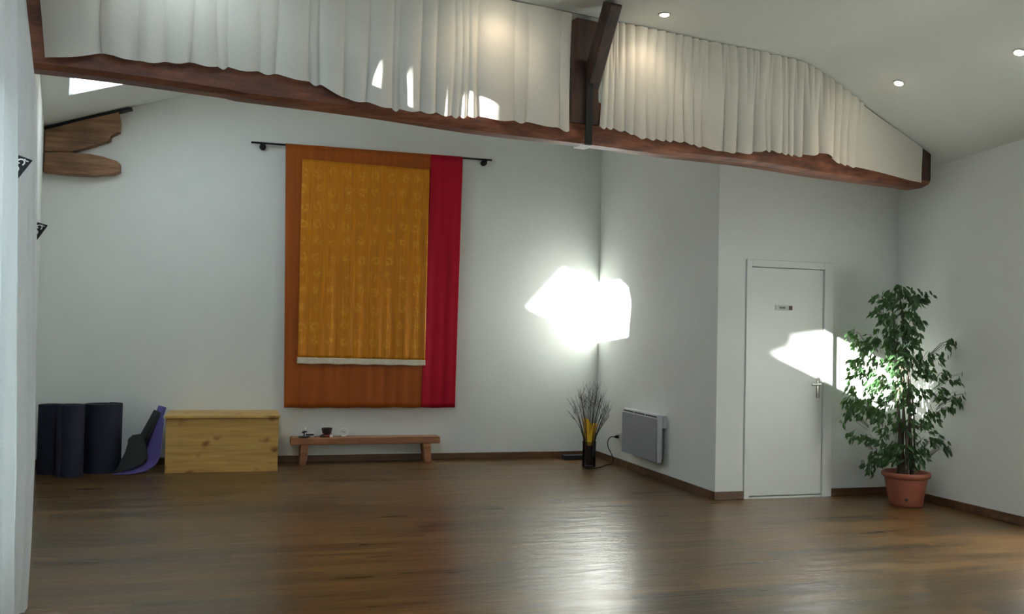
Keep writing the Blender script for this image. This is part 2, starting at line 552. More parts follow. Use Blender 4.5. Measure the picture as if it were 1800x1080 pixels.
# rear wall with an unseen window added behind the camera for fill light
RW = (1.2, 2.9, 0.95, 2.25)
mb = MB()
mb.box((-1.4, -5.2, 0), (RW[0], -5.0, WT)); mb.box((RW[1], -5.2, 0), (6.3, -5.0, WT))
mb.box((RW[0], -5.2, 0), (RW[1], -5.0, RW[2])); mb.box((RW[0], -5.2, RW[3]), (RW[1], -5.0, WT))
struct(mb, 'wall_rear', M['wall'])
win = thing('window_4', (RW[0], -5.05, RW[2]), None, None); tag(win, kind='structure')
mb = MB()
for x in (RW[0] + 0.03, (RW[0] + RW[1]) / 2, RW[1] - 0.03):
    mb.box((x - 0.03, -5.13, RW[2]), (x + 0.03, -5.07, RW[3]))
for z in (RW[2] + 0.03, RW[3] - 0.03):
    mb.box((RW[0], -5.13, z - 0.03), (RW[1], -5.07, z + 0.03))
mb.build('frame', M['door'], win)
mb = MB(); mb.box((RW[0], -5.105, RW[2]), (RW[1], -5.095, RW[3])); mb.build('pane', M['pane'], win)

win = thing('window_5', (lwx(2.75) - 0.1, 2.75, LWIN[2]), None, None); tag(win, kind='structure')  # unseen, added so daylight comes through the voile
mb = MB()
for y in (LWIN[0] + 0.03, 2.1, 3.3, LWIN[1] - 0.03):
    mb.box((-1.25, y - 0.03, LWIN[2]), (-1.19, y + 0.03, LWIN[3]))
for z in (LWIN[2] + 0.03, LWIN[3] - 0.03):
    mb.box((-1.25, LWIN[0], z - 0.03), (-1.19, LWIN[1], z + 0.03))
mb.build('frame', M['door'], win)
mb = MB(); mb.box((-1.225, LWIN[0], LWIN[2]), (-1.215, LWIN[1], LWIN[3])); mb.build('pane', M['pane'], win)
# unseen wall added outside to keep the low sun off that window
mb = MB(); mb.box((-4.6, -6.0, -0.1), (-4.2, 11.0, 3.65)); struct(mb, 'sun_screen_wall', M['wall'])

# ceiling: left slope with roof windows outlined to cast the sun patches, flat middle, right slope
W1 = [(0.156, -1.343), (1.38, -1.425), (1.33, -2.12), (1.18, -2.36), (0.95, -2.46), (0.118, -2.42)]
W2 = [(0.36, -4.458), (0.381, -4.462), (0.599, -4.505), (0.753, -4.504), (0.963, -4.569), (0.96, -4.81), (0.345, -4.80)]
W6 = [(0.29, -5.008), (0.77, -5.008), (0.82, -5.235), (0.30, -5.235)]  # unseen extra opening, added to throw sun strips on the truss curtain
W3 = [(0.00, -6.50), (1.25, -6.50), (1.25, -8.00), (0.00, -8.00)]  # unseen opening, added for sky light on the voile
E0, E1 = -17.0, 1.6
mb = MB()
loops = [[Vector((-1.2, E1, 0)), Vector((1.65, E1, 0)), Vector((1.65, E0, 0)), Vector((-3.6, E0, 0)), Vector((-3.6, -6, 0))]]
for w in (W1, W2, W3, W6):
    loops.append([Vector((a, b, 0)) for a, b in w])
flat = [p for l in loops for p in l]
for tri in tessellate_polygon(loops):
    mb.face([de(flat[i].x, flat[i].y, 3.333 + KS * flat[i].x) for i in tri])
ES = -4.735                                 # the ceiling beyond the truss sits higher
CUTS = [1.65, 2.2, DR - 0.15] + [DR - 0.15 + 0.03 * i for i in range(1, 11)] + [9.5]
for a, b in zip(CUTS, CUTS[1:]):
    mb.face([de(a, E0, ceil_z(a)), de(b, E0, ceil_z(b)), de(b, ES, ceil_z(b)), de(a, ES, ceil_z(a))])
mb.face([de(1.65, ES, 3.9138), de(DR, ES, 3.9138), de(DR, E1, 3.9138), de(1.65, E1, 3.9138)])
mb.face([de(DR, ES, 3.9138), de(9.5, ES, ceil_z(9.5)), de(9.5, E1, ceil_z(9.5)), de(DR, E1, 3.9138)])
mb.face([de(1.65, ES, 3.9138), de(2.2, ES, ZF), de(DR, ES, ZF), de(9.5, ES, ceil_z(9.5)), de(DR, ES, 3.9138)])
bmesh.ops.remove_doubles(mb.bm, verts=mb.bm.verts, dist=1e-4)
cl_ = mb.build('ceiling', M['ceil']); tag(cl_, kind='structure'); smooth_by_angle(cl_, 8)
NS = Vector((-KS * DV.x, -KS * DV.y, 1)).normalized()
def slope(d, e, up=0.0): return de(d, e, 3.333 + KS * d) + NS * up
for k, w in ((0, W1), (1, W2), (2, W3), (5, W6)):
    nw = len(w)
    ctr = slope(sum(p[0] for p in w) / nw, sum(p[1] for p in w) / nw)
    wn = thing('window_%d' % (k + 1), ctr, None, None); tag(wn, kind='structure')
    mb = MB()
    cx = sum(p[0] for p in w) / nw; cy = sum(p[1] for p in w) / nw
    for i in range(nw):
        a, b = w[i], w[(i + 1) % nw]
        ao = (a[0] + (a[0] - cx) * 0.06, a[1] + (a[1] - cy) * 0.06); bo = (b[0] + (b[0] - cx) * 0.06, b[1] + (b[1] - cy) * 0.06)
        mb.hexa([slope(*a, 0.002), slope(*b, 0.002), slope(*bo, 0.002), slope(*ao, 0.002), slope(*a, 0.05), slope(*b, 0.05), slope(*bo, 0.05), slope(*ao, 0.05)])
    mb.build('frame', M['door'], wn)
    mb = MB(); mb.face([slope(*p, 0.03) for p in w]); mb.build('pane', M['pane'], wn)
    if k == 0:  # added translucent sheet: trims the sun patch, shows white in the skylight corner
        q = 0.50
        mb = MB(); mb.face([slope(0.10, -1.33, 0.012), slope(q, -1.33, 0.012), slope(q, -2.52, 0.012), slope(0.06, -2.52, 0.012)])
        mb.build('sun_mask', M['sun_mask'], wn)

# skirting boards
BH, BT = 0.070, 0.012
mb = MB(); mb.box((-1.86, YB - BT, 0), (XC - BT, YB, BH), 0.003, 1); struct(mb, 'baseboard_back', M['base'])
mb = MB(); mb.hexa([(XC - BT, YD - BT, 0), (XC, YD, 0), (XC, YB, 0), (XC - BT, YB - BT, 0), (XC - BT, YD - BT, BH), (XC, YD, BH), (XC, YB, BH), (XC - BT, YB - BT, BH)]); struct(mb, 'baseboard_partition', M['base'])
mb = MB(); mb.box((XC - BT, YD - BT, 0), (4.281, YD, BH), 0.003, 1); struct(mb, 'baseboard_door', M['base'])
mb = MB(); mb.box((5.168, YD - BT, 0), (rx(YD) - BT, YD, BH), 0.003, 1); struct(mb, 'baseboard_corner', M['base'])
mb = MB(); mb.hexa([(rx(-4.9) - BT, -4.9, 0), (rx(-4.9), -4.9, 0), (rx(YD), YD, 0), (rx(YD) - BT, YD, 0), (rx(-4.9) - BT, -4.9, BH), (rx(-4.9), -4.9, BH), (rx(YD), YD, BH), (rx(YD) - BT, YD, BH)], 0.003, 1); struct(mb, 'baseboard_right', M['base'])

# ------------------------------------------------------------------ door
dr = thing('door_1', (4.70, YD, 0), None, None); tag(dr, kind='structure')
mb = MB()
mb.box((4.283, YD - 0.016, 0), (4.334, YD + 0.05, 2.105), 0.003, 1)
mb.box((5.074, YD - 0.016, 0), (5.166, YD + 0.05, 2.105), 0.003, 1)
mb.box((4.334, YD - 0.0155, 2.042), (5.074, YD + 0.05, 2.105), 0.003, 1)
mb.box((4.334, YD - 0.004, 0.0), (5.074, YD + 0.05, 0.014))
mb.build('frame', M['door'], dr)
mb = MB(); mb.box((4.338, YD + 0.004, 0.024), (5.069, YD + 0.044, 2.036), 0.002, 1); mb.build('leaf', M['door'], dr)
hd = MB(); hd.box((5.012, YD - 0.004, 0.885), (5.044, YD + 0.004, 1.07), 0.003, 2)
hd.tube([(5.028, YD, 1.005), (5.028, YD - 0.045, 1.005), (5.015, YD - 0.05, 1.005), (4.93, YD - 0.05, 1.003)], 0.009, 10)
smooth_by_angle(hd.build('handle', M['steel'], dr))
for z in (0.25, 1.02, 1.8):
    mb = MB(); mb.tube([(4.336, YD - 0.006, z - 0.04), (4.336, YD - 0.006, z + 0.04)], 0.005, 8); mb.build('hinge', M['door'], dr)
# sign on the door
sg = thing('door_sign', (4.66, YD - 0.001, 1.685), 'small grey name plate with a dark red square on the white door', 'sign')
mb = MB(); mb.box((4.578, YD - 0.005, 1.664), (4.749, YD + 0.0035, 1.708), 0.002, 1); mb.build('plate', M['signgrey'], sg)
mb = MB(); mb.box((4.711, YD - 0.0075, 1.668), (4.746, YD - 0.004, 1.704)); tag(mb.build('red_square', M['signred'], sg), 'dark red square pictogram')
mb = MB()
for i, (x, w, h) in enumerate(((4.618, 0.010, 0.016), (4.632, 0.008, 0.013), (4.643, 0.005, 0.016), (4.652, 0.009, 0.013), (4.664, 0.009, 0.016))):
    mb.box((x, YD - 0.0065, 1.679), (x + w, YD - 0.004, 1.679 + h))
tag(mb.build('lettering', M['text'], sg), 'tiny dark lettering')

# ------------------------------------------------------------------ roof truss
EF, EB = -4.85, -4.706                      # front and back face of the tie beam
BZ = 2.727                                  # underside
tr = thing('roof_truss', de(3.2, -4.78, BZ), 'dark brown timber truss crossing the room with white curtains hung on it', 'roof beam')
random.seed(3)
def beam_z(s): return 0.006 * math.sin(s * 1.7) + 0.004 * math.sin(s * 4.1 + 1)
mb = MB()
def beam_sec(s, fr):
    zb = BZ + beam_z(s) + 0.012 * (1 if s < 0.9 else 0.3)
    w = 0.006 * math.sin(s * 2.3)
    h = 0.30
    pts = [(EF + 0.022 + w, zb), (EF + w, zb + 0.028), (EF + w * 0.5, zb + 0.13), (EF + w, zb + h - 0.02), (EF + 0.02, zb + h), (EB - 0.02, zb + h), (EB, zb + h - 0.02), (EB + w, zb + 0.03), (EB - 0.012, zb + 0.0)]
    return [de(s, e, z) for e, z in pts]
ss = [-0.24 + 6.86 * i / 90 for i in range(91)]
rings = [[mb.bm.verts.new(p) for p in beam_sec(s, 1)] for s in ss]
# rounded far end
for k, (ds, lift) in enumerate(((6.69, 0.014), (6.74, 0.045), (6.765, 0.085))):
    r = beam_sec(ds, 1)
    ctr = sum(r, Vector()) / len(r)
    rings.append([mb.bm.verts.new(Vector((p.x, p.y, max(p.z, BZ + lift)))) for p in r])
for a, b in zip(rings, rings[1:]):
    n = len(a)
    for i in range(n):
        mb.bm.faces.new((a[i], a[(i + 1) % n], b[(i + 1) % n], b[i]))
mb.bm.faces.new(rings[0][::-1]); mb.bm.faces.new(rings[-1])
smooth_by_angle(mb.build('tie_beam', M['truss'], tr), 35)
def post(name, s0, s1, z0, z1, e0=-4.872, e1=-4.74, mat='trusspost', s0t=None, s1t=None, bevel=0.012):
    s0t = s0 if s0t is None else s0t; s1t = s1 if s1t is None else s1t
    m_ = MB(); m_.hexa([de(s0, e0, z0), de(s1, e0, z0), de(s1, e1, z0), de(s0, e1, z0), de(s0t, e0, z1), de(s1t, e0, z1), de(s1t, e1, z1), de(s0t, e1, z1)], bevel)
    return m_.build(name, M[mat], tr)
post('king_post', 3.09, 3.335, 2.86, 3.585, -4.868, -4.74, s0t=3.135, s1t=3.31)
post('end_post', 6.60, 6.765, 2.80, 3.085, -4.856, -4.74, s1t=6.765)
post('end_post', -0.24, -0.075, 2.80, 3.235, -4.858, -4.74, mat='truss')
# brace from the king post up to the ridge, leaning toward the room
mb = MB()
a0, a1 = de(3.295, -4.745, 3.05), de(3.217, -5.185, 3.612)
ux = DV * 0.050
nrm = (a1 - a0).normalized().cross(DV).normalized() * 0.055
mb.hexa([a0 - ux - nrm, a0 + ux - nrm, a0 + ux + nrm, a0 - ux + nrm, a1 - ux - nrm, a1 + ux - nrm, a1 + ux + nrm, a1 - ux + nrm], 0.012)
for v in mb.bm.verts:
    v.co.z = min(v.co.z, ZF - 0.003)
mb.build('brace', M['trusspost'], tr)
# iron stirrup that carries the tie beam
mb = MB(); mb.hexa([de(3.215, -4.885, BZ - 0.012), de(3.268, -4.885, BZ - 0.012), de(3.268, -4.869, BZ - 0.012), de(3.215, -4.869, BZ - 0.012), de(3.215, -4.885, 3.17), de(3.268, -4.885, 3.17), de(3.268, -4.869, 3.17), de(3.215, -4.869, 3.17)], 0.002, 1)
mb.build('iron_strap', M['black'], tr)
mb = MB(); mb.hexa([de(3.165, -4.90, BZ - 0.030), de(3.25, -4.89, BZ - 0.030), de(3.27, -4.78, BZ - 0.026), de(3.18, -4.78, BZ - 0.026), de(3.165, -4.90, BZ - 0.024), de(3.25, -4.89, BZ - 0.022), de(3.27, -4.78, BZ - 0.012), de(3.18, -4.78, BZ - 0.012)])
tag(mb.build('strap_plate', M['white'], tr), 'pale plate under the strap')

# ------------------------------------------------------------------ curtains on the truss
HEM_L = [(-0.098, 2.793), (0.011, 2.822), (0.168, 2.859), (0.23, 2.863), (0.344, 2.847), (0.489, 2.863), (0.608, 2.879), (0.761, 2.877), (0.823, 2.886), (1.079, 2.889), (1.297, 2.871), (1.365, 2.861), (1.488, 2.806), (1.631, 2.798), (1.814, 2.781), (1.983, 2.789), (2.117, 2.796), (2.235, 2.789), (2.355, 2.805), (2.56, 2.805), (2.729, 2.815), (2.969, 2.81), (3.095, 2.798)]
HEM_R = [(3.329, 2.854), (3.427, 2.858), (3.547, 2.849), (3.67, 2.823), (3.794, 2.825), (4.048, 2.838), (4.286, 2.811), (4.421, 2.801), (4.699, 2.822), (4.812, 2.861), (4.928, 2.865), (5.165, 2.851), (5.471, 2.907), (5.63, 2.846), (5.989, 2.813), (6.47, 2.778), (6.634, 2.775)]
VAL_L = [-0.098, 0.17, 0.345, 0.491, 0.625, 0.772, 0.825, 1.0, 1.091, 1.298, 1.356, 1.506, 1.648, 1.813, 1.861, 2.001, 2.109, 2.215, 2.267, 2.323, 2.395, 2.665, 2.751, 3.014, 3.095]
VAL_R = [3.333, 3.385, 3.442, 3.537, 3.62, 3.733, 3.818, 3.904, 3.971, 4.064, 4.153, 4.232, 4.421, 4.558, 4.727, 4.859, 4.911, 5.017, 5.076, 5.136, 5.226, 5.41, 5.567, 5.65, 5.727, 5.824, 6.634]
def lerp(tab, x):
    if x <= tab[0][0]: return tab[0][1]
    for (a, va), (b, vb) in zip(tab, tab[1:]):
        if x <= b: return va + (vb - va) * (x - a) / (b - a)
    return tab[-1][1]
def valley(vals, s):
    for i, (a, b) in enumerate(zip(vals, vals[1:])):
        if s <= b: return i, max(0.0, (s - a) / (b - a)), b - a
    return len(vals) - 2, 1.0, vals[-1] - vals[-2]
def truss_curtain(name, hem, vals, label, gather, seed, nu):
    rnd = random.Random(seed)
    amp = [min(0.052, 0.34 * (b - a)) * rnd.uniform(0.75, 1.15) if b - a < 0.5 else 0.030 for a, b in zip(vals, vals[1:])]
    skew = [rnd.uniform(0.36, 0.64) for _ in amp]
    s0, s1 = vals[0], vals[-1]
    gp = [s0]
    while gp[-1] < s1:
        gp.append(gp[-1] + rnd.uniform(0.05, 0.12))
    def fn(u, t):
        s = s0 + (s1 - s0) * u
        i, x, w = valley(vals, s)
        k = skew[i]
        y = 0.5 * x / k if x < k else 0.5 + 0.5 * (x - k) / (1 - k)
        f = math.sin(PI * y) ** 0.58 * amp[i]
        g = 0.0
        if gather and s < 5.9:
            _, gx, gw = valley(gp, s)
            g = math.sin(PI * min(1, max(0, gx))) ** 0.6 * 0.030 * max(0.0, 1 - 1.8 * t)
        zt = ceil_z(s) - 0.014
        if s < 0.8: zt = min(zt, 3.333 + KS * s - 0.02)
        zh = lerp(hem, s) - 0.020 * math.sin(PI * x) * (1 if w < 0.5 else 0.2)
        z = zt + (zh - zt) * t
        off = f * (0.22 + 0.78 * t ** 0.8) + g + 0.006 * math.sin(s * 7 + t * 3)
        sl = s + (0.014 * math.sin(s * 11 + 2) + 0.010 * math.sin(s * 23)) * t * (1 - t) * 3
        if u == 0 and vals is VAL_L: sl -= 0.055 * (1 - t)
        return de(sl, -4.866 - off, z)
    m_ = MB(); m_.grid(fn, nu, 22)
    o = m_.build(name, M['cotton'], None, True)
    return tag(o, label, 'curtain', 'cotton curtains on the truss')
truss_curtain('curtain', HEM_L, VAL_L, 'long white gathered curtain on the beam, left of the central post', False, 5, 560)
truss_curtain('curtain', HEM_R, VAL_R, 'cream pleated curtain on the beam right of the post, tapering under the sloping ceiling', True, 9, 600)
wire = MB(); wire.tube([de(s, -4.860, ceil_z(s) - 0.005) for s in (2.6, 3.1, 3.6, 4.4, 5.1, 5.254, 5.9, 6.62)], 0.0018, 6)
tag(wire.build('curtain_wire', M['black']), 'thin dark curtain wire stretched along the ceiling above the truss curtains', 'wire')

# ------------------------------------------------------------------ voile curtains along the left wall
def voile(name, y0, y1, xf, n, amp, label, seed, ztop):
    rnd = random.Random(seed)
    ph = [rnd.uniform(0, 6.28) for _ in range(4)]
    def fn(u, t):
        z = 0.02 + (ztop - 0.02) * (1 - t)
        y = y0 + (y1 - y0) * u
        a = amp * (0.55 + 0.45 * t)
        w = 2 * PI * n * u
        x = xf(z) + a * math.sin(w + ph[0] + 0.5 * math.sin(z * 1.3)) + 0.35 * a * math.sin(2.3 * w + ph[1]) 
        x *= 1
        if u > 0.995: x = xf(z)
        return Vector((x, y + 0.012 * math.sin(w * 1.7 + ph[2] + z), z))
    m_ = MB(); m_.grid(fn, int(28 * n + 80), 40)
    return tag(m_.build(name, M['voile'], None, True), label, 'curtain', 'voile curtains at the left')
EDGE1 = [(0.0, -0.923), (0.127, -0.923), (0.828, -0.938), (1.486, -0.946), (2.097, -0.960), (2.865, -0.985), (3.3, -1.0)]
EDGE2 = [(0.0, -0.962), (0.335, -0.953), (0.758, -0.951), (1.609, -0.973), (2.18, -0.988), (2.609, -1.010), (2.864, -1.044), (3.034, -1.067), (3.3, -1.085)]
voile('voile_curtain', 0.70, 4.575, lambda z: lerp(EDGE1, z), 15.6, 0.022, 'tall bluish white voile curtain at the picture edge, nearer of the two', 2, 3.22)
voile('voile_curtain', 4.66, 5.15, lambda z: lerp(EDGE2, z), 2.6, 0.016, 'tall cream voile curtain beside the truss end, behind the bluish one', 4, 3.20)

# pennants that show past the curtain edges
def pennant(pts, y, label, seed):
    rt, ul, ll = [Vector((p[0], y, p[1])) for p in pts]
    du = (ul - rt).normalized() * 0.125; dl = (ll - rt).normalized() * 0.125
    r_ = thing('hanging_pennant', rt + (du + dl) * 0.5, label, 'pennant', 'black pennants by the voile')
    off = Vector((0, 0.004, 0))
    m_ = MB(); m_.prism([rt, rt + du, rt + du + dl, rt + dl], off); m_.build('cloth', M['black'], r_)
    m_ = MB()
    n = Vector((0, -0.0015, 0))
    def at(a, b): return rt + du * a + dl * b + n
    def scroll(c, r0, turns, ph, flip=1):
        pts_ = []
        for i in range(26):
            q = i / 25
            an = ph + flip * q * turns * 2 * PI; rr = r0 * (1 - 0.75 * q)
            pts_.append(at(c[0] + rr * math.cos(an), c[1] + rr * math.sin(an)))
        m_.tube(pts_, 0.0034, 5)
    scroll((0.30, 0.22), 0.16, 0.9, 2.6); scroll((0.30, 0.56), 0.15, 1.1, 4.6, -1); scroll((0.62, 0.36), 0.16, 1.1, 1.0); scroll((0.66, 0.72), 0.14, 1.1, 3.0, -1)
    m_.tube([at(0.08, 0.10), at(0.16, 0.10), at(0.24, 0.06)], 0.0022, 5)
    tag(m_.build('scroll_pattern', M['white'], r_), 'white scrollwork')
pennant([(-0.907, 2.148), (-0.963, 2.167), (-0.960, 2.067)], 4.625, 'black pennant with white scrolls between the two voile curtains, upper one', 1)
pennant([(-1.138, 2.015), (-1.193, 2.031), (-1.191, 1.930)], 6.30, 'black pennant with white scrolls behind the cream voile, lower one', 2)

# ------------------------------------------------------------------ timber stubs on the far wall
UP = [(-1.858, 3.294), (-1.53, 3.412), (-1.201, 3.524), (-1.177, 3.429), (-1.184, 3.326), (-1.231, 3.311), (-1.272, 3.285), (-1.266, 3.24), (-1.307, 3.231), (-1.338, 3.206), (-1.399, 3.19), (-1.511, 3.136), (-1.623, 3.094), (-1.856, 3.084)]
LO = [(-1.856, 3.079), (-1.623, 3.089), (-1.438, 3.083), (-1.32, 3.066), (-1.202, 3.035), (-1.17, 3.009), (-1.167, 2.929), (-1.224, 2.897), (-1.405, 2.873), (-1.636, 2.869), (-1.862, 2.881)]
mb = MB(); mb.prism([(x, 9.98, z) for x, z in UP], (0, 0.119, 0), 0.008)
tag(mb.build('timber_stub', M['stub']), 'broken sloping timber end on the far wall, just under the ceiling', 'timber', 'old timber ends in the far left corner')
mb = MB(); mb.prism([(x, 9.97, z) for x, z in LO], (0, 0.129, 0), 0.016)
tag(mb.build('timber_stub', M['stub']), 'horizontal rounded timber end on the far wall, below the broken sloping one', 'timber', 'old timber ends in the far left corner')
mb = MB(); mb.prism([(-1.866, 9.985, 3.300), (-1.866, 9.985, 3.325), (-1.08, 9.985, 3.582), (-1.075, 9.985, 3.570), (-1.18, 9.985, 3.533)], (0, 0.11, 0))  # black strip drawn in place of the shaded slit under the ceiling
tag(mb.build('gap_shade_strip', M['black']), 'thin black strip standing in for the shaded gap over the broken timber', 'gap line')

# ------------------------------------------------------------------ hanging on the far wall
rod = thing('curtain_rod', (1.37, 10.03, 3.33), 'thin black rod on the far wall carrying the orange and red hanging', 'rod')
mb = MB(); mb.tube([(0.079, 10.03, 3.330), (2.667, 10.03, 3.330)], 0.011, 12); mb.build('bar', M['black'], rod, True)
for x in (0.197, 2.586):
    mb = MB(); mb.tube([(x, 10.10, 3.30), (x, 10.05, 3.30)], 0.033, 16); mb.tube([(x, 10.06, 3.302), (x, 10.012, 3.309)], 0.024, 12)
    smooth_by_angle(mb.build('bracket', M['black'], rod))
hg = thing('wall_hanging', (1.37, 10.02, 0.58), 'large orange, gold and crimson cloth hanging on the far wall', 'wall hanging')
def sheet(x0t, x1t, x0b, x1b, zt0, zt1, zb0, zb1, y, fold, nu=60, nv=50, ph=0.0, depth=0.010, sag=0.0):
    def fn(u, t):
        x = (x0t + (x1t - x0t) * u) * (1 - t) + (x0b + (x1b - x0b) * u) * t
        z = (zt0 + (zt1 - zt0) * u) * (1 - t) + (zb0 + (zb1 - zb0) * u) * t
        yy = y - depth * (0.25 + 0.9 * t) * (0.5 + 0.5 * math.sin(fold * u * 2 * PI + ph + 0.6 * math.sin(5 * u))) - 0.35 * depth * t * math.sin(2.7 * fold * u * 2 * PI)
        z += sag * math.sin(PI * u) * t + 0.003 * math.sin(fold * u * 2 * PI + ph) * t
        return Vector((x, yy, z))
    m_ = MB(); m_.grid(fn, nu, nv); return m_
def over_rod(x0, x1):
    m_ = MB()
    def fn(u, t):
        a = PI * t
        return Vector((x0 + (x1 - x0) * u, 10.03 - 0.0145 * math.cos(a), 3.330 + 0.0145 * math.sin(a)))
    m_.grid(fn, 20, 10); return m_
mb = sheet(0.427, 1.976, 0.484, 1.936, 3.331, 3.331, 0.577, 0.577, 10.018, 4, 120, 50, 0.4, 0.008); mb.build('rust_cloth', M['rust'], hg, True, 0.003)
mb = over_rod(0.427, 1.976); mb.build('rust_sleeve', M['rust'], hg, True, 0.002)
mb = sheet(1.972, 2.332, 1.930, 2.306, 3.331, 3.329, 0.577, 0.574, 10.0175, 1.1, 40, 50, 2.0, 0.008); tag(mb.build('crimson_cloth', M['crimson'], hg, True, 0.003), 'crimson strip')
mb = over_rod(1.974, 2.332); mb.build('crimson_sleeve', M['crimson'], hg, True, 0.002)
mb = sheet(0.600, 1.958, 0.606, 1.956, 3.190, 3.168, 1.105, 1.090, 9.996, 5, 160, 60, 1.2, 0.009); tag(mb.build('gold_cloth', M['gold'], hg, True, 0.002), 'gold brocade panel with small sprigs')
mb = sheet(0.604, 1.958, 0.602, 1.962, 1.108, 1.093, 1.040, 1.032, 9.9905, 5, 160, 6, 1.2, 0.006); tag(mb.build('pale_band', M['band'], hg, True, 0.003), 'pale woven hem band')

# ------------------------------------------------------------------ chest
ch = thing('wooden_chest', (-0.11, 9.79, 0), 'pale pine chest with a flat lid standing against the far wall', 'chest')
mb = MB(); mb.box((-0.632, 9.49, 0.0), (0.412, 10.07, 0.262), 0.0025, 1); mb.box((-0.632, 9.4905, 0.2625), (0.412, 10.07, 0.522), 0.0025, 1); mb.build('body', M['pine'], ch)
mb = MB(); mb.box((-0.645, 9.462, 0.524), (0.424, 10.085, 0.551), 0.004, 2); mb.build('lid', M['pine'], ch)

# ------------------------------------------------------------------ rolled mats
def roll(x, y, r, h, label, seed, turns=5.0, tail=0.0):
    rnd = random.Random(seed)
    n = 150
    pts = []
    for i in range(n + 1):
        q = i / n
        an = 2 * PI * turns * q + seed
        rr = r * (0.14 + 0.86 * q)
        pts.append((x + rr * math.cos(an), y + rr * math.sin(an)))
    if tail:
        dx, dy = -math.sin(an), math.cos(an)
        for k in range(1, 6): pts.append((pts[n][0] + dx * tail * k / 5, pts[n][1] + dy * tail * k / 5))
    m_ = MB()
    th = r * 0.86 / turns * 0.42
    lo = []; hi = []
    for i, (px, py) in enumerate(pts):
        a = pts[max(0, i - 1)]; b = pts[min(len(pts) - 1, i + 1)]
        t = Vector((b[0] - a[0], b[1] - a[1])).normalized(); nn = Vector((-t.y, t.x)) * th
        q = i / n
        zz = h - 0.012 + 0.012 * q
        lo.append([m_.bm.verts.new((px - nn.x, py - nn.y, 0.001)), m_.bm.verts.new((px + nn.x, py + nn.y, 0.001)), m_.bm.verts.new((px + nn.x, py + nn.y, zz)), m_.bm.verts.new((px - nn.x, py - nn.y, zz))])
    for a, b in zip(lo, lo[1:]):
        for k in range(4): m_.bm.faces.new((a[k], a[(k + 1) % 4], b[(k + 1) % 4], b[k]))
    m_.bm.faces.new(lo[0][::-1]); m_.bm.faces.new(lo[-1])
    o = m_.build('rolled_mat', M['navy'])
    smooth_by_angle(o, 50)
    return tag(o, label, 'rolled mat', 'navy mats rolled up on end')
roll(-1.220, 9.70, 0.172, 0.650, 'widest navy rolled mat on end, next to the leaning violet mats', 1.3)
roll(-1.452, 9.46, 0.116, 0.662, 'slim navy rolled mat on end, middle one of three', 4.0, 4.0)
roll(-1.655, 9.66, 0.112, 0.648, 'navy rolled mat on end, half behind the voile curtain edge', 5.2, 4.0)

# ------------------------------------------------------------------ violet and charcoal mats leaning on the chest
def swept_sheet(path, y0, y1, th, bow=0.0, skew=0.0):
    """sheet that follows a path in the XZ plane, y0..y1 deep"""
    m_ = MB()
    P = [Vector((p[0], 0, p[1])) for p in path]
    dense = []
    for i in range(len(P) - 1):
        p0 = P[max(i - 1, 0)]; p1 = P[i]; p2 = P[i + 1]; p3 = P[min(i + 2, len(P) - 1)]
        for k in range(6):
            t = k / 6
            dense.append(0.5 * ((2 * p1) + (p2 - p0) * t + (2 * p0 - 5 * p1 + 4 * p2 - p3) * t * t + (3 * p1 - p0 - 3 * p2 + p3) * t ** 3))
    dense.append(P[-1])
    n = len(dense) - 1
    def fn(u, v):
        i = min(n, int(round(u * n)))
        p = dense[i]
        y = y0 + (y1 - y0) * v
        return Vector((p.x + skew * v, y + bow * math.sin(PI * u), p.z + 0.012 * math.sin(PI * v)))
    m_.grid(fn, n, 8)
    return m_
def loft(name, A, B, mat, th, label, bulge=0.03, nu=30, nv=10):
    """thick sheet between two edge curves"""
    A = smooth_path(A, 6); B = smooth_path(B, 6)
    n = min(len(A), len(B)) - 1
    m_ = MB()
    def fn(u, v):
        i = int(round(u * n))
        p = A[i].lerp(B[i], v)
        return p + Vector((0.6, -0.5, -0.6)) * (bulge * math.sin(PI * v))
    m_.grid(fn, n, nv)
    return tag(m_.build(name, M[mat], None, True, th), label, 'mat', 'mats leaning on the chest')
loft('folded_mat', [(-1.085, 9.44, 0.010), (-0.93, 9.44, 0.010), (-0.80, 9.45, 0.035), (-0.72, 9.46, 0.085), (-0.680, 9.47, 0.16), (-0.668, 9.49, 0.28), (-0.662, 9.53, 0.47)],
     [(-1.00, 9.62, 0.030), (-0.92, 9.62, 0.075), (-0.86, 9.62, 0.13), (-0.81, 9.63, 0.20), (-0.775, 9.64, 0.30), (-0.735, 9.66, 0.42), (-0.685, 9.70, 0.55)], 'purple', 0.010,
     'violet mat curling from the floor up against the pine chest', 0.02)
def lean_roll(p0, p1, r0, r1, mat, label, flat=1.0, name='leaning_mat'):
    p0, p1 = Vector(p0), Vector(p1)
    ax = (p1 - p0)
    L_ = ax.length
    ax.normalize()
    u = ax.cross(Vector((0, 1, 0))).normalized(); w = Vector((0, 1, 0))
    m_ = MB(); rings = []
    n = 60; turns = 2.6
    for j in range(2):
        base = p0 if j == 0 else p1
        rr = r0 if j == 0 else r1
        ring = []
        for i in range(n + 1):
            q = i / n; an = 2 * PI * turns * q
            r_ = rr * (0.25 + 0.75 * q)
            ring.append(m_.bm.verts.new(base + u * (r_ * math.cos(an)) + w * (flat * r_ * math.sin(an))))
        rings.append(ring)
    for i in range(n):
        m_.bm.faces.new((rings[0][i], rings[0][i + 1], rings[1][i + 1], rings[1][i]))
    o = m_.build(name, M[mat], None, True, 0.008)
    return tag(o, label, 'mat', 'mats leaning on the chest')
lean_roll((-0.965, 9.75, 0.062), (-0.735, 9.79, 0.565), 0.054, 0.038, 'grey', 'charcoal rolled mat leaning at a slant beside the navy rolls')
lean_roll((-0.870, 9.89, 0.055), (-0.702, 9.93, 0.600), 0.045, 0.040, 'purple', 'violet rolled mat leaning with its end above the chest lid')
mb = MB()
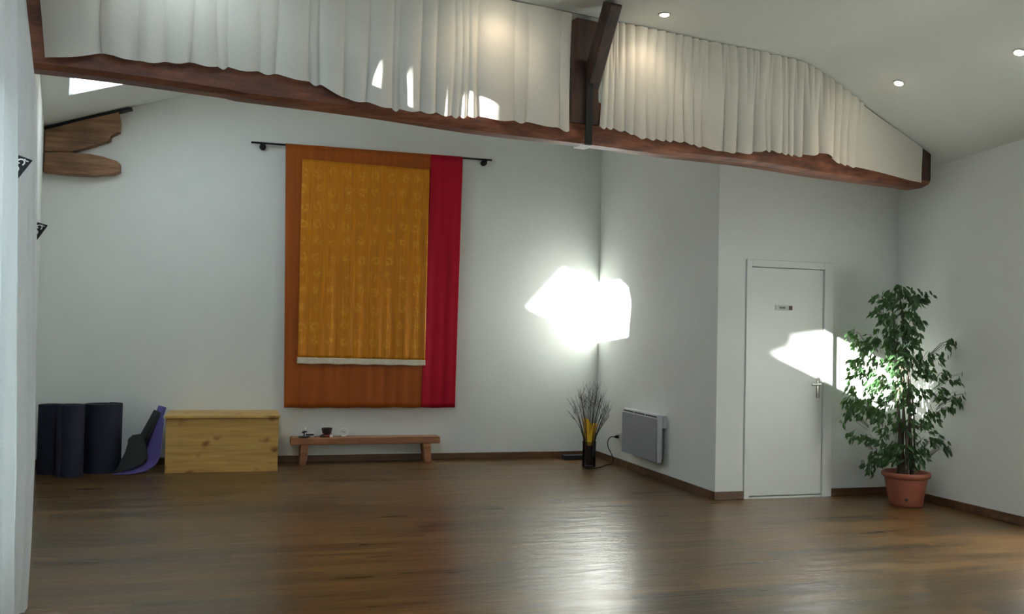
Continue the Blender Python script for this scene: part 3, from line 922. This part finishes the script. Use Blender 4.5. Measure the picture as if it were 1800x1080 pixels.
mb.prism([(-1.075, 9.50, 0.020), (-0.985, 9.52, 0.200), (-0.966, 9.53, 0.280), (-0.972, 9.53, 0.325), (-0.935, 9.54, 0.362), (-0.880, 9.54, 0.372), (-0.835, 9.53, 0.300), (-0.815, 9.52, 0.215), (-0.800, 9.51, 0.140), (-0.83, 9.50, 0.095), (-0.93, 9.49, 0.050)], (0.02, 0.022, 0.0), 0.006)
tag(mb.build('draped_mat', M['grey']), 'charcoal mat flap folded over in front of the leaning rolls', 'mat', 'mats leaning on the chest')

# ------------------------------------------------------------------ bench and the things on it
bn = thing('low_bench', (1.33, 9.97, 0), 'long low reddish wooden bench under the wall hanging', 'bench')
mb = MB(); mb.box((0.553, 9.865, 0.206), (2.118, 10.065, 0.278), 0.008, 2); mb.build('seat', M['bench'], bn)
for x, sx in ((0.70, -1), (1.975, 1)):
    for y, sy in ((9.895, -1), (10.03, 1)):
        m_ = MB(); w = 0.042; dd = 0.03
        bx, by = x + sx * 0.02, y + (sy * 0.012 if sy < 0 else 0.0)
        m_.hexa([(bx - w * .8, by - dd, 0.0), (bx + w * .8, by - dd, 0.0), (bx + w * .8, by + dd, 0.0), (bx - w * .8, by + dd, 0.0), (x - w, y - dd, 0.207), (x + w, y - dd, 0.207), (x + w, y + dd, 0.207), (x - w, y + dd, 0.207)], 0.006)
        m_.build('leg', M['bench'], bn)
ZB = 0.279
cx, cy = 0.700, 9.95
inc = thing('incense_cone', (cx, cy + 0.03, ZB), 'small dark cone holder with white tip behind the little box on the bench', 'ornament')
mb = MB(); mb.lathe([(0.036, 0.0), (0.036, 0.006), (0.012, 0.012), (0.012, 0.034), (0.030, 0.038), (0.026, 0.052), (0.008, 0.062)], (cx, cy + 0.03, ZB), 24, True, True); smooth_by_angle(mb.build('holder', M['dark'], inc))
mb = MB(); mb.lathe([(0.011, 0.062), (0.009, 0.078), (0.002, 0.100)], (cx + 0.004, cy + 0.03, ZB), 16, True, True); tag(mb.build('cone', M['white'], inc, True), 'white tip')
dish = MB(); dish.lathe([(0.03, 0), (0.058, 0.006), (0.062, 0.012), (0.05, 0.010)], (0.690, 9.905, ZB), 28, True, True)
tag(smooth_by_angle(dish.build('incense_dish', M['dark'])), 'flat dark dish on the front edge of the bench near its left end', 'dish')
bx_ = thing('small_box', (0.745, 9.95, ZB), 'small white box with a black front at the left end of the bench', 'box')
mb = MB(); mb.box((0.700, 9.945, ZB), (0.795, 9.972, ZB + 0.046), 0.002, 1); mb.build('case', M['white'], bx_)
mb = MB(); mb.box((0.707, 9.942, ZB + 0.014), (0.791, 9.9449, ZB + 0.034)); tag(mb.build('front', M['dark'], bx_), 'black front strip')
cu = MB(); cu.lathe([(0.052, 0.0), (0.060, 0.010), (0.056, 0.022), (0.03, 0.024)], (0.925, 9.96, ZB), 28, True, True)
tag(cu.build('bowl_cushion', M['red'], None, True), 'small round red cushion under the dark bowl on the bench', 'cushion')
bo = MB(); bo.lathe([(0.028, 0.0), (0.045, 0.012), (0.054, 0.050), (0.057, 0.066), (0.054, 0.066), (0.048, 0.045), (0.03, 0.010)], (0.925, 9.96, ZB + 0.0245), 32, True, True)
tag(smooth_by_angle(bo.build('singing_bowl', M['brownbowl'])), 'dark bronze singing bowl on a red cushion on the bench', 'bowl')
stk = MB(); stk.tube([(0.850, 9.905, ZB + 0.012), (0.905, 9.893, ZB + 0.012)], [0.012, 0.011], 12)
tag(smooth_by_angle(stk.build('bowl_striker', M['dark'])), 'short dark striker lying on the bench left of the bowl', 'striker')
er = MB(); er.box((0.950, 9.882, ZB), (0.982, 9.898, ZB + 0.028), 0.003, 1)
tag(er.build('white_block', M['white']), 'tiny white block on the bench in front of the bowl', 'block')
ck = thing('round_clock', (1.105, 9.985, ZB), 'small round white clock standing on the bench right of the bowl', 'clock')
mb = MB()
cc = Vector((1.105, 9.985, ZB + 0.044))
mb.tube([cc + Vector((0.040 * math.cos(a), 0, 0.040 * math.sin(a))) for a in [2 * PI * i / 36 for i in range(37)]], 0.0060, 8, False); mb.build('rim', M['white'], ck, True)
mb = MB(); mb.tube([cc + Vector((0, 0.010, 0)), cc + Vector((0, 0.002, 0))], 0.038, 32); tag(mb.build('face', M['wall'], ck), 'pale face')
mb = MB(); mb.tube([cc + Vector((-0.020, -0.001, 0.012)), cc + Vector((0, -0.001, -0.002)), cc + Vector((0.014, -0.001, 0.006))], 0.0022, 6); mb.build('hands', M['dark'], ck)
mb = MB(); mb.box((1.085, 9.978, ZB), (1.125, 9.994, ZB + 0.006)); mb.build('foot', M['white'], ck)

# ------------------------------------------------------------------ heater on the partition
ht = thing('wall_heater', (3.95, 8.65, 0.42), 'white electric panel heater with a grey front on the partition wall', 'heater')
mb = MB(); mb.box((3.893, 8.222, 0.190), (3.938, 9.075, 0.650), 0.006, 2); mb.build('casing', M['heatwhite'], ht)
mb = MB()
def pf(u, t):
    y = 9.066 - 0.83 * u; z = 0.198 + 0.412 * t
    return Vector((3.893 - 0.008 - 0.004 * math.sin(PI * min(1, max(0, 0.08 + 0.84 * u))), y, z))
mb.grid(pf, 16, 2)
fr = mb.bm.verts[:]
ed = [(3.8925, 9.066, 0.198), (3.8925, 8.236, 0.198), (3.8925, 8.236, 0.610), (3.8925, 9.066, 0.610)]
mb.build('front_panel', M['heatgrey'], ht, False, 0.004)
for y0, y1 in ((9.04, 8.80), (8.775, 8.53), (8.505, 8.25)):
    mb = MB(); mb.box((3.8905, y1, 0.622), (3.8945, y0, 0.634)); mb.build('vent_slot', M['dark'], ht)
mb = MB(); mb.box((3.938, 8.262, 0.515), (4.0075, 9.03, 0.640), 0.004, 1); mb.build('control_box', M['heatwhite'], ht)
mb = MB(); mb.box((3.938, 8.30, 0.22), (3.985, 9.0, 0.514)); tag(mb.build('back_plate', M['signgrey'], ht), 'grey recessed back')
mb = MB(); mb.tube([(3.955, 8.302, 0.235), (3.955, 8.285, 0.235)], 0.011, 14); mb.build('knob', M['black'], ht)

# outlets, cord
def outlet(c, axis, label):
    o = thing('wall_outlet', c, label, 'outlet')
    m_ = MB(); n_ = MB()
    x, y, z = c
    if axis == 'x':
        m_.box((x - 0.009, y - 0.042, z - 0.042), (x, y + 0.042, z + 0.042), 0.003, 2)
        n_.tube([(x - 0.0095, y, z), (x - 0.0088, y, z)], 0.024, 20)
    else:
        m_.box((x - 0.042, y - 0.013, z - 0.046), (x + 0.042, y, z + 0.046), 0.004, 2)
        n_.tube([(x, y - 0.0136, z), (x, y - 0.0125, z)], 0.026, 20)
    m_.build('plate', M['plastic'], o)
    n_.build('socket', M['signgrey'], o)
outlet((XC - 0.0005, 9.415, 0.309), 'x', 'white wall outlet with a black plug, left of the heater')
outlet((5.493, YD - 0.0005, 0.300), 'y', 'white wall outlet near the floor between door and potted ficus')
cd = thing('power_cord', (3.9, 9.4, 0), 'black power cord from the outlet by the heater to the vase', 'cord')
mb = MB(); mb.tube([(3.998, 9.425, 0.305), (3.972, 9.432, 0.305), (3.955, 9.437, 0.304)], [0.018, 0.017, 0.009], 12); smooth_by_angle(mb.build('plug', M['black'], cd))
mb = MB(); mb.tube(smooth_path([(3.957, 9.437, 0.304), (3.935, 9.49, 0.296), (3.925, 9.545, 0.25), (3.93, 9.55, 0.18), (3.955, 9.50, 0.10), (3.962, 9.47, 0.045), (3.93, 9.45, 0.010), (3.87, 9.43, 0.006), (3.77, 9.31, 0.006), (3.69, 9.235, 0.006), (3.61, 9.19, 0.006), (3.535, 9.215, 0.006)]), 0.0052, 8)
mb.build('cable', M['black'], cd, True)

# ------------------------------------------------------------------ vase with twigs in the corner
VC = Vector((3.628, 9.345, 0))
vs = MB(); vs.lathe([(0.070, 0.0), (0.072, 0.004), (0.070, 0.10), (0.071, 0.20), (0.074, 0.27), (0.069, 0.27), (0.066, 0.20), (0.065, 0.10), (0.066, 0.012)], VC, 36, True, True)
tag(smooth_by_angle(vs.build('glass_vase', M['smoke'])), 'smoky glass cylinder vase on the floor in the corner', 'vase')
tw = thing('twig_bundle', VC + Vector((0, 0, 0.02)), 'bundle of thin dry twigs fanning out of the glass vase', 'twigs')
rnd = random.Random(11)
LAT = Vector((0.93, -0.37, 0)); DEP = Vector((0.37, 0.93, 0))
for k in range(60):
    q = (k + 0.5) / 60
    lat = (-0.20 + 0.44 * q) + rnd.uniform(-0.02, 0.02)
    dep = rnd.uniform(-0.10, 0.10)
    h = 0.86 - 0.9 * (q - 0.45) ** 2 + rnd.uniform(-0.14, 0.07)
    base = VC + LAT * (lat * 0.18 + rnd.uniform(-0.015, 0.015)) + DEP * (dep * 0.25) + Vector((0, 0, 0.022))
    neck = VC + LAT * (lat * 0.26 + rnd.uniform(-0.008, 0.008)) + DEP * (dep * 0.3) + Vector((0, 0, 0.27))
    tip = VC + LAT * lat + DEP * dep + Vector((0, 0, h))
    mid = neck.lerp(tip, 0.55) - LAT * (lat * 0.06) + Vector((rnd.uniform(-.008, .008), 0, 0))
    if k in (1, 2): tip = tip - LAT * 0.05 + Vector((0, 0, -0.01))
    pts = smooth_path([base, neck, mid, tip], 5)
    thick = rnd.uniform(0.0026, 0.0042) if k not in (1, 2, 3, 55, 56, 57) else 0.0062
    m_ = MB(); m_.tube(pts, [thick * (1 - 0.75 * i / (len(pts) - 1)) for i in range(len(pts))], 5)
    for j in range(rnd.randint(2, 4)):
        b0 = mid.lerp(tip, rnd.uniform(0.1, 0.8)); sd = rnd.choice((-1, 1))
        b1 = b0 + LAT * sd * rnd.uniform(0.012, 0.05) + DEP * rnd.uniform(-.02, .02) + Vector((0, 0, rnd.uniform(0.04, 0.12)))
        m_.tube([b0, b0.lerp(b1, 0.5) + LAT * sd * 0.004, b1], [0.0014, 0.0011, 0.0006], 4)
    m_.build('twig', M['twig'], tw, True)
yl = MB()
for k in range(11):
    a = (k / 10 - 0.5)
    c0 = VC + LAT * (a * 0.06) + DEP * (-0.02 * (1 - 4 * a * a)) + Vector((0, 0, 0.225))
    c1 = VC + LAT * (a * 0.125 + 0.006) + DEP * (0.005 - 0.012 * (k % 2)) + Vector((0, 0, 0.51 - 0.075 * k / 10 + 0.018 * math.sin(k * 2.6)))
    wv = LAT * 0.016
    m1 = c0.lerp(c1, 0.6) + DEP * -0.012 - LAT * (0.1 * a * 0.1)
    def fn(u, t, c0=c0, c1=c1, m1=m1, wv=wv):
        p = c0.lerp(m1, t * 2) if t < 0.5 else m1.lerp(c1, t * 2 - 1)
        return p + wv * (u - 0.5) * 2 * (0.35 + 0.9 * math.sin(PI * (0.10 + 0.88 * t)) ** 0.8) + DEP * (-0.008 * math.sin(PI * u))
    yl.grid(fn, 4, 14)
for pa, pb in (((-0.02, 0.485), (-0.085, 0.505)), ((0.035, 0.440), (0.105, 0.452)), ((-0.01, 0.46), (-0.055, 0.53)), ((0.03, 0.42), (0.075, 0.47))):
    c0 = VC + LAT * pa[0] + DEP * -0.005 + Vector((0, 0, pa[1])); c1 = VC + LAT * pb[0] + DEP * -0.012 + Vector((0, 0, pb[1]))
    def fn(u, t, c0=c0, c1=c1):
        return c0.lerp(c1, t) + Vector((0, 0, 1)) * (u - 0.5) * 0.036 * (1 - t) ** 0.8 + DEP * (-0.006 * math.sin(PI * u))
    yl.grid(fn, 4, 8)
tag(yl.build('yellow_flower', M['yellow'], None, True, 0.002), 'bright yellow silk flower among the twigs in the vase', 'flower')
ab = MB(); ab.box((3.54, 9.86, 0.0), (3.85, 9.96, 0.050), 0.006, 2)
tag(ab.build('black_box', M['dark']), 'low black box on the floor behind the vase in the corner', 'box')

# ------------------------------------------------------------------ potted ficus
PC = Vector((5.562, 6.795, 0))
fc = thing('potted_ficus', PC, 'tall weeping fig in a terracotta pot in the right corner', 'potted plant')
mb = MB()
prof = [(0.128, 0.0), (0.134, 0.004), (0.139, 0.03), (0.170, 0.205), (0.173, 0.235), (0.184, 0.240), (0.199, 0.252), (0.201, 0.275), (0.194, 0.290), (0.180, 0.288), (0.172, 0.262), (0.165, 0.245)]
mb.lathe(prof, PC, 48); pot = mb.build('pot', M['terra'], fc); smooth_by_angle(pot, 50)
VW = Vector((0.633, 0.774, 0)); LT = Vector((0.774, -0.633, 0))
hole = PC - VW * 0.146 + LT * 0.005
mb = MB(); mb.tube([hole + Vector((0, 0, 0.064)) + VW * 0.02, hole + Vector((0, 0, 0.066)) - VW * 0.004], 0.013, 14); mb.build('drain_plug', M['dark'], pot)
mb = MB(); mb.lathe([(0.168, 0.250), (0.10, 0.258), (0.02, 0.260)], PC, 36, False, True); mb.build('soil', M['soil'], fc, True)
rnd = random.Random(21)
tips = []
for k in range(9):
    an = 2 * PI * k / 9 + 0.3
    r0 = 0.045 + 0.02 * (k % 2)
    H = (1.62, 1.30, 1.45, 1.05, 1.55, 0.98, 1.38, 1.2, 1.0)[k]
    pts = []
    for i in range(9):
        q = i / 8
        rr = r0 * (1 + 0.4 * q) if k % 3 else r0 * (1 - 0.5 * q)
        tw_ = an + 1.5 * q * (1 if k % 2 else -1)
        pts.append(PC + Vector((rr * math.cos(tw_), rr * math.sin(tw_), 0.25 + H * q)) + LT * (-0.09 * q * q))
    m_ = MB(); r_b = (0.017, 0.012, 0.014, 0.010, 0.016, 0.010, 0.012, 0.011, 0.010)[k]
    m_.tube(smooth_path(pts, 3), [r_b * (1 - 0.75 * i / 24) for i in range(25)], 7)
    m_.build('stem', M['bark'], fc, True)
    tips.append(pts)
CL = [(-0.108, 1.797, 0.171, 0.118), (-0.025, 1.758, 0.15, 0.134), (0.133, 1.749, 0.064, 0.086), (-0.184, 1.608, 0.118, 0.107), (-0.069, 1.56, 0.134, 0.16), (0.009, 1.463, 0.134, 0.134), (0.103, 1.553, 0.048, 0.07), (-0.439, 1.413, 0.134, 0.07), (-0.321, 1.381, 0.134, 0.096), (-0.228, 1.408, 0.134, 0.107), (-0.343, 1.255, 0.134, 0.107), (-0.089, 1.312, 0.187, 0.15), (0.069, 1.317, 0.134, 0.15), (0.026, 1.168, 0.187, 0.134), (0.239, 1.297, 0.08, 0.064), (0.335, 1.392, 0.064, 0.037), (0.272, 1.104, 0.107, 0.064), (0.39, 1.104, 0.096, 0.048), (0.295, 0.936, 0.107, 0.075), (0.418, 0.942, 0.075, 0.064), (0.318, 0.831, 0.064, 0.048), (-0.341, 1.055, 0.16, 0.134), (-0.434, 0.901, 0.096, 0.107), (-0.469, 0.739, 0.075, 0.064), (-0.292, 0.809, 0.16, 0.118), (-0.155, 0.964, 0.187, 0.15), (0.028, 0.923, 0.187, 0.134), (-0.152, 0.717, 0.16, 0.096), (0.03, 0.703, 0.16, 0.096), (0.186, 0.736, 0.08, 0.107), (-0.392, 0.544, 0.096, 0.075), (-0.243, 0.563, 0.107, 0.075), (0.232, 0.584, 0.053, 0.064), (0.29, 0.51, 0.043, 0.032), (-0.149, 0.421, 0.134, 0.096), (-0.013, 0.431, 0.16, 0.107), (0.086, 0.487, 0.08, 0.134), (-0.255, 0.374, 0.064, 0.037), (-0.287, 0.303, 0.043, 0.027)]
lf = MB(); br_ = MB()
def leaf(p, dirv, size):
    """pointed drooping leaf, folded along its midrib"""
    dirv = dirv.normalized()
    side = dirv.cross(Vector((rnd.uniform(-1, 1), rnd.uniform(-1, 1), rnd.uniform(-0.3, 0.6)))).normalized()
    up = side.cross(dirv).normalized()
    L_ = size; W_ = size * 0.215
    pr = [(0, 0), (0.22, 0.75), (0.45, 1.0), (0.7, 0.66), (0.88, 0.2), (1.0, 0.0)]
    mid = [lf.bm.verts.new(p + dirv * (a * L_) - up * (0.10 * L_ * a * a)) for a, b in pr]
    for sg in (-1, 1):
        sd = [lf.bm.verts.new(p + dirv * (a * L_) + side * (sg * b * W_) + up * (0.25 * b * W_ - 0.10 * L_ * a * a)) for a, b in pr[1:-1]]
        ch_ = [mid[0]] + sd + [mid[-1]]
        for i in range(len(pr) - 1):
            q = [mid[i], mid[i + 1], ch_[i + 1], ch_[i]]
            q = list(dict.fromkeys(q))
            if len(q) >= 3:
                try: lf.bm.faces.new(q)
                except ValueError: pass
def inside(p):
    return p.x < rx(p.y) - 0.045 and p.y < YD - 0.045 and p.z > 0.03
for (w, z, rw, rz) in CL:
    dmax = min(0.20, 0.9 * rw + 0.05)
    n_tw = max(5, int(rw * rz * (930 if z > 0.5 else 1300)))
    for k in range(n_tw):
        a = rnd.uniform(0, 2 * PI); rr = math.sqrt(rnd.random())
        c = PC + LT * (w + rw * rr * math.cos(a) * 0.92) + VW * rnd.uniform(-dmax, dmax * 0.6) + Vector((0, 0, z + rz * rr * math.sin(a) * 0.92 + 0.015))
        while not inside(c): c -= VW * 0.06
        # twig back toward the core
        core = PC + LT * (w * 0.35 - 0.03) + Vector((0, 0, max(0.30, z - 0.16)))
        q0 = c.lerp(core, 0.35 if rw > 0.1 else 0.6)
        br_.tube([q0, q0.lerp(c, 0.6) + Vector((0, 0, 0.03)), c], [0.0020, 0.0014, 0.0009], 4)
        outw = (LT * (w + rw * math.cos(a) * 0.8) + Vector((0, 0, 0.0))); outw = outw.normalized() if outw.length > 0.01 else LT
        for j in range(5):
            p = c + Vector((rnd.gauss(0, 0.017), rnd.gauss(0, 0.017), rnd.gauss(0, 0.017)))
            dirv = Vector((0, 0, -1)) * rnd.uniform(0.5, 1.3) + outw * rnd.uniform(0.0, 0.9) + Vector((rnd.uniform(-.6, .6), rnd.uniform(-.6, .6), 0))
            s_ = rnd.uniform(0.050, 0.078)
            if inside(p + dirv.normalized() * s_): leaf(p, dirv, s_)
lf.build('foliage', M['leaf'], fc, False, recalc=False)
tag(br_.build('branches', M['bark'], fc, True), kind='stuff')

# ------------------------------------------------------------------ ceiling spotlights
def spot(p, n, label, power, blend=0.6, size=115):
    p = Vector(p); n = Vector(n).normalized()
    o = thing('ceiling_spotlight', p, label, 'spotlight', 'recessed ceiling spotlights')
    u = n.cross(Vector((0, 1, 0))).normalized(); w = n.cross(u)
    m_ = MB()
    prev = None
    prof_ = [(0.043, -0.0005), (0.043, 0.006), (0.036, 0.008), (0.029, 0.002)]
    rings = [[m_.bm.verts.new(p + n * h + (u * math.cos(2 * PI * i / 32) + w * math.sin(2 * PI * i / 32)) * r) for i in range(32)] for r, h in prof_]
    for a, b in zip(rings, rings[1:]):
        for i in range(32): m_.bm.faces.new((a[i], a[(i + 1) % 32], b[(i + 1) % 32], b[i]))
    m_.build('ring', M['chrome'], o, True)
    m_ = MB()
    prof_ = [(0.0292, 0.002), (0.025, 0.009), (0.016, 0.014), (0.006, 0.016)]
    rings = [[m_.bm.verts.new(p + n * h + (u * math.cos(2 * PI * i / 24) + w * math.sin(2 * PI * i / 24)) * r) for i in range(24)] for r, h in prof_]
    for a, b in zip(rings, rings[1:]):
        for i in range(24): m_.bm.faces.new((a[i], a[(i + 1) % 24], b[(i + 1) % 24], b[i]))
    m_.bm.faces.new(rings[-1])
    m_.build('lens', M['bulb'], o, True)
    ld = bpy.data.lights.new('spotlight_glow', 'SPOT')
    ld.energy = power; ld.color = (1.0, 0.80, 0.55); ld.spot_size = math.radians(size); ld.spot_blend = blend; ld.shadow_soft_size = 0.03
    lo = bpy.data.objects.new('spotlight_glow', ld); COL.objects.link(lo)
    lo.location = p + n * 0.03
    lo.rotation_euler = n.to_track_quat('-Z', 'Y').to_euler()
    return o
FL = (0, 0, -1)
RN = -Vector((KR * DV.x, KR * DV.y, 1)).normalized()
def rslope(d, e): return de(d, e, ceil_z(d))
SPOT_W = 2.2
spot(de(3.661, -5.152, ZF), FL, 'lit recessed spotlight in the flat ceiling near the brace', SPOT_W, size=150)
spot(rslope(5.785, -5.321), RN, 'lit recessed spotlight in the sloping ceiling near the curtain taper', SPOT_W)
spot(rslope(5.802, -6.293), RN, 'lit recessed spotlight cut by the right picture edge', SPOT_W)
spot(de(2.50, -5.152, ZF), FL, 'lit recessed spotlight above the left curtain, past the top edge', SPOT_W, size=150)

# ------------------------------------------------------------------ light
SUN_L = Vector((1.0, 0.29, -0.43)).normalized()
sd = bpy.data.lights.new('sun', 'SUN')
sd.energy = 35.0; sd.angle = math.radians(0.53); sd.color = (1.0, 0.98, 0.95)
so = bpy.data.objects.new('sun', sd); COL.objects.link(so)
so.rotation_euler = SUN_L.to_track_quat('-Z', 'Y').to_euler()
so.location = (-6, -2, 8)

wd = bpy.data.worlds.new('sky'); scene.world = wd; wd.use_nodes = True
nt = wd.node_tree; nt.nodes.clear()
o_ = nt.nodes.new('ShaderNodeOutputWorld'); b_ = nt.nodes.new('ShaderNodeBackground')
b_.inputs[0].default_value = (0.74, 0.88, 1.0, 1); b_.inputs[1].default_value = 3.0
nt.links.new(b_.outputs[0], o_.inputs[0])

def portal(c, ax, ay, sx, sy, facing):
    ld = bpy.data.lights.new('window_portal', 'AREA'); ld.shape = 'RECTANGLE'; ld.size = sx; ld.size_y = sy
    ld.cycles.is_portal = True
    lo = bpy.data.objects.new('window_portal', ld); COL.objects.link(lo)
    z = -Vector(facing).normalized(); x = Vector(ax).normalized(); y = z.cross(x).normalized(); x = y.cross(z)
    lo.matrix_world = Matrix(((x.x, y.x, z.x, c[0]), (x.y, y.y, z.y, c[1]), (x.z, y.z, z.z, c[2]), (0, 0, 0, 1)))
DS = Vector((DV.x, DV.y, KS)).normalized()
for w in (W1, W2, W3, W6):
    a = [p[0] for p in w]; b = [p[1] for p in w]
    portal(slope((min(a) + max(a)) / 2, (min(b) + max(b)) / 2, 0.06), DS, EV, (max(a) - min(a)) * 1.08, max(b) - min(b), -NS)
portal(((RW[0] + RW[1]) / 2, -5.15, (RW[2] + RW[3]) / 2), (1, 0, 0), (0, 0, 1), RW[1] - RW[0], RW[3] - RW[2], (0, 1, 0))

portal((-1.3, (LWIN[0] + LWIN[1]) / 2, (LWIN[2] + LWIN[3]) / 2), (0, 1, 0), (0, 0, 1), LWIN[1] - LWIN[0], LWIN[3] - LWIN[2], (1, 0, 0))

# ------------------------------------------------------------------ camera
f_px, pitch, roll_, yaw, cam_h = 1641.2, 0.0261, 0.0214, 0.285, 1.4245
fw = Vector((math.sin(yaw) * math.cos(pitch), math.cos(yaw) * math.cos(pitch), math.sin(pitch)))
r0 = Vector((math.cos(yaw), -math.sin(yaw), 0)); u0 = r0.cross(fw)
rr = r0 * math.cos(roll_) + u0 * math.sin(roll_)
uu = -r0 * math.sin(roll_) + u0 * math.cos(roll_)
cam = bpy.data.cameras.new('camera'); cam.sensor_width = 36.0; cam.lens = f_px / 1800 * 36.0
cam.clip_start = 0.02
co = bpy.data.objects.new('camera', cam); COL.objects.link(co)
co.matrix_world = Matrix(((rr.x, uu.x, -fw.x, 0), (rr.y, uu.y, -fw.y, 0), (rr.z, uu.z, -fw.z, cam_h), (0, 0, 0, 1)))
scene.camera = co

scene.view_settings.view_transform = 'Standard'
scene.view_settings.look = 'None'
scene.view_settings.gamma = 1.0
scene.view_settings.use_curve_mapping = False
scene.view_settings.exposure = 1.16
scene.cycles.use_denoising = True
scene.cycles.max_bounces = 16
scene.cycles.diffuse_bounces = 12
scene.cycles.transparent_max_bounces = 16
scene.cycles.sample_clamp_indirect = 6.0
scene.cycles.caustics_reflective = False
scene.cycles.caustics_refractive = False
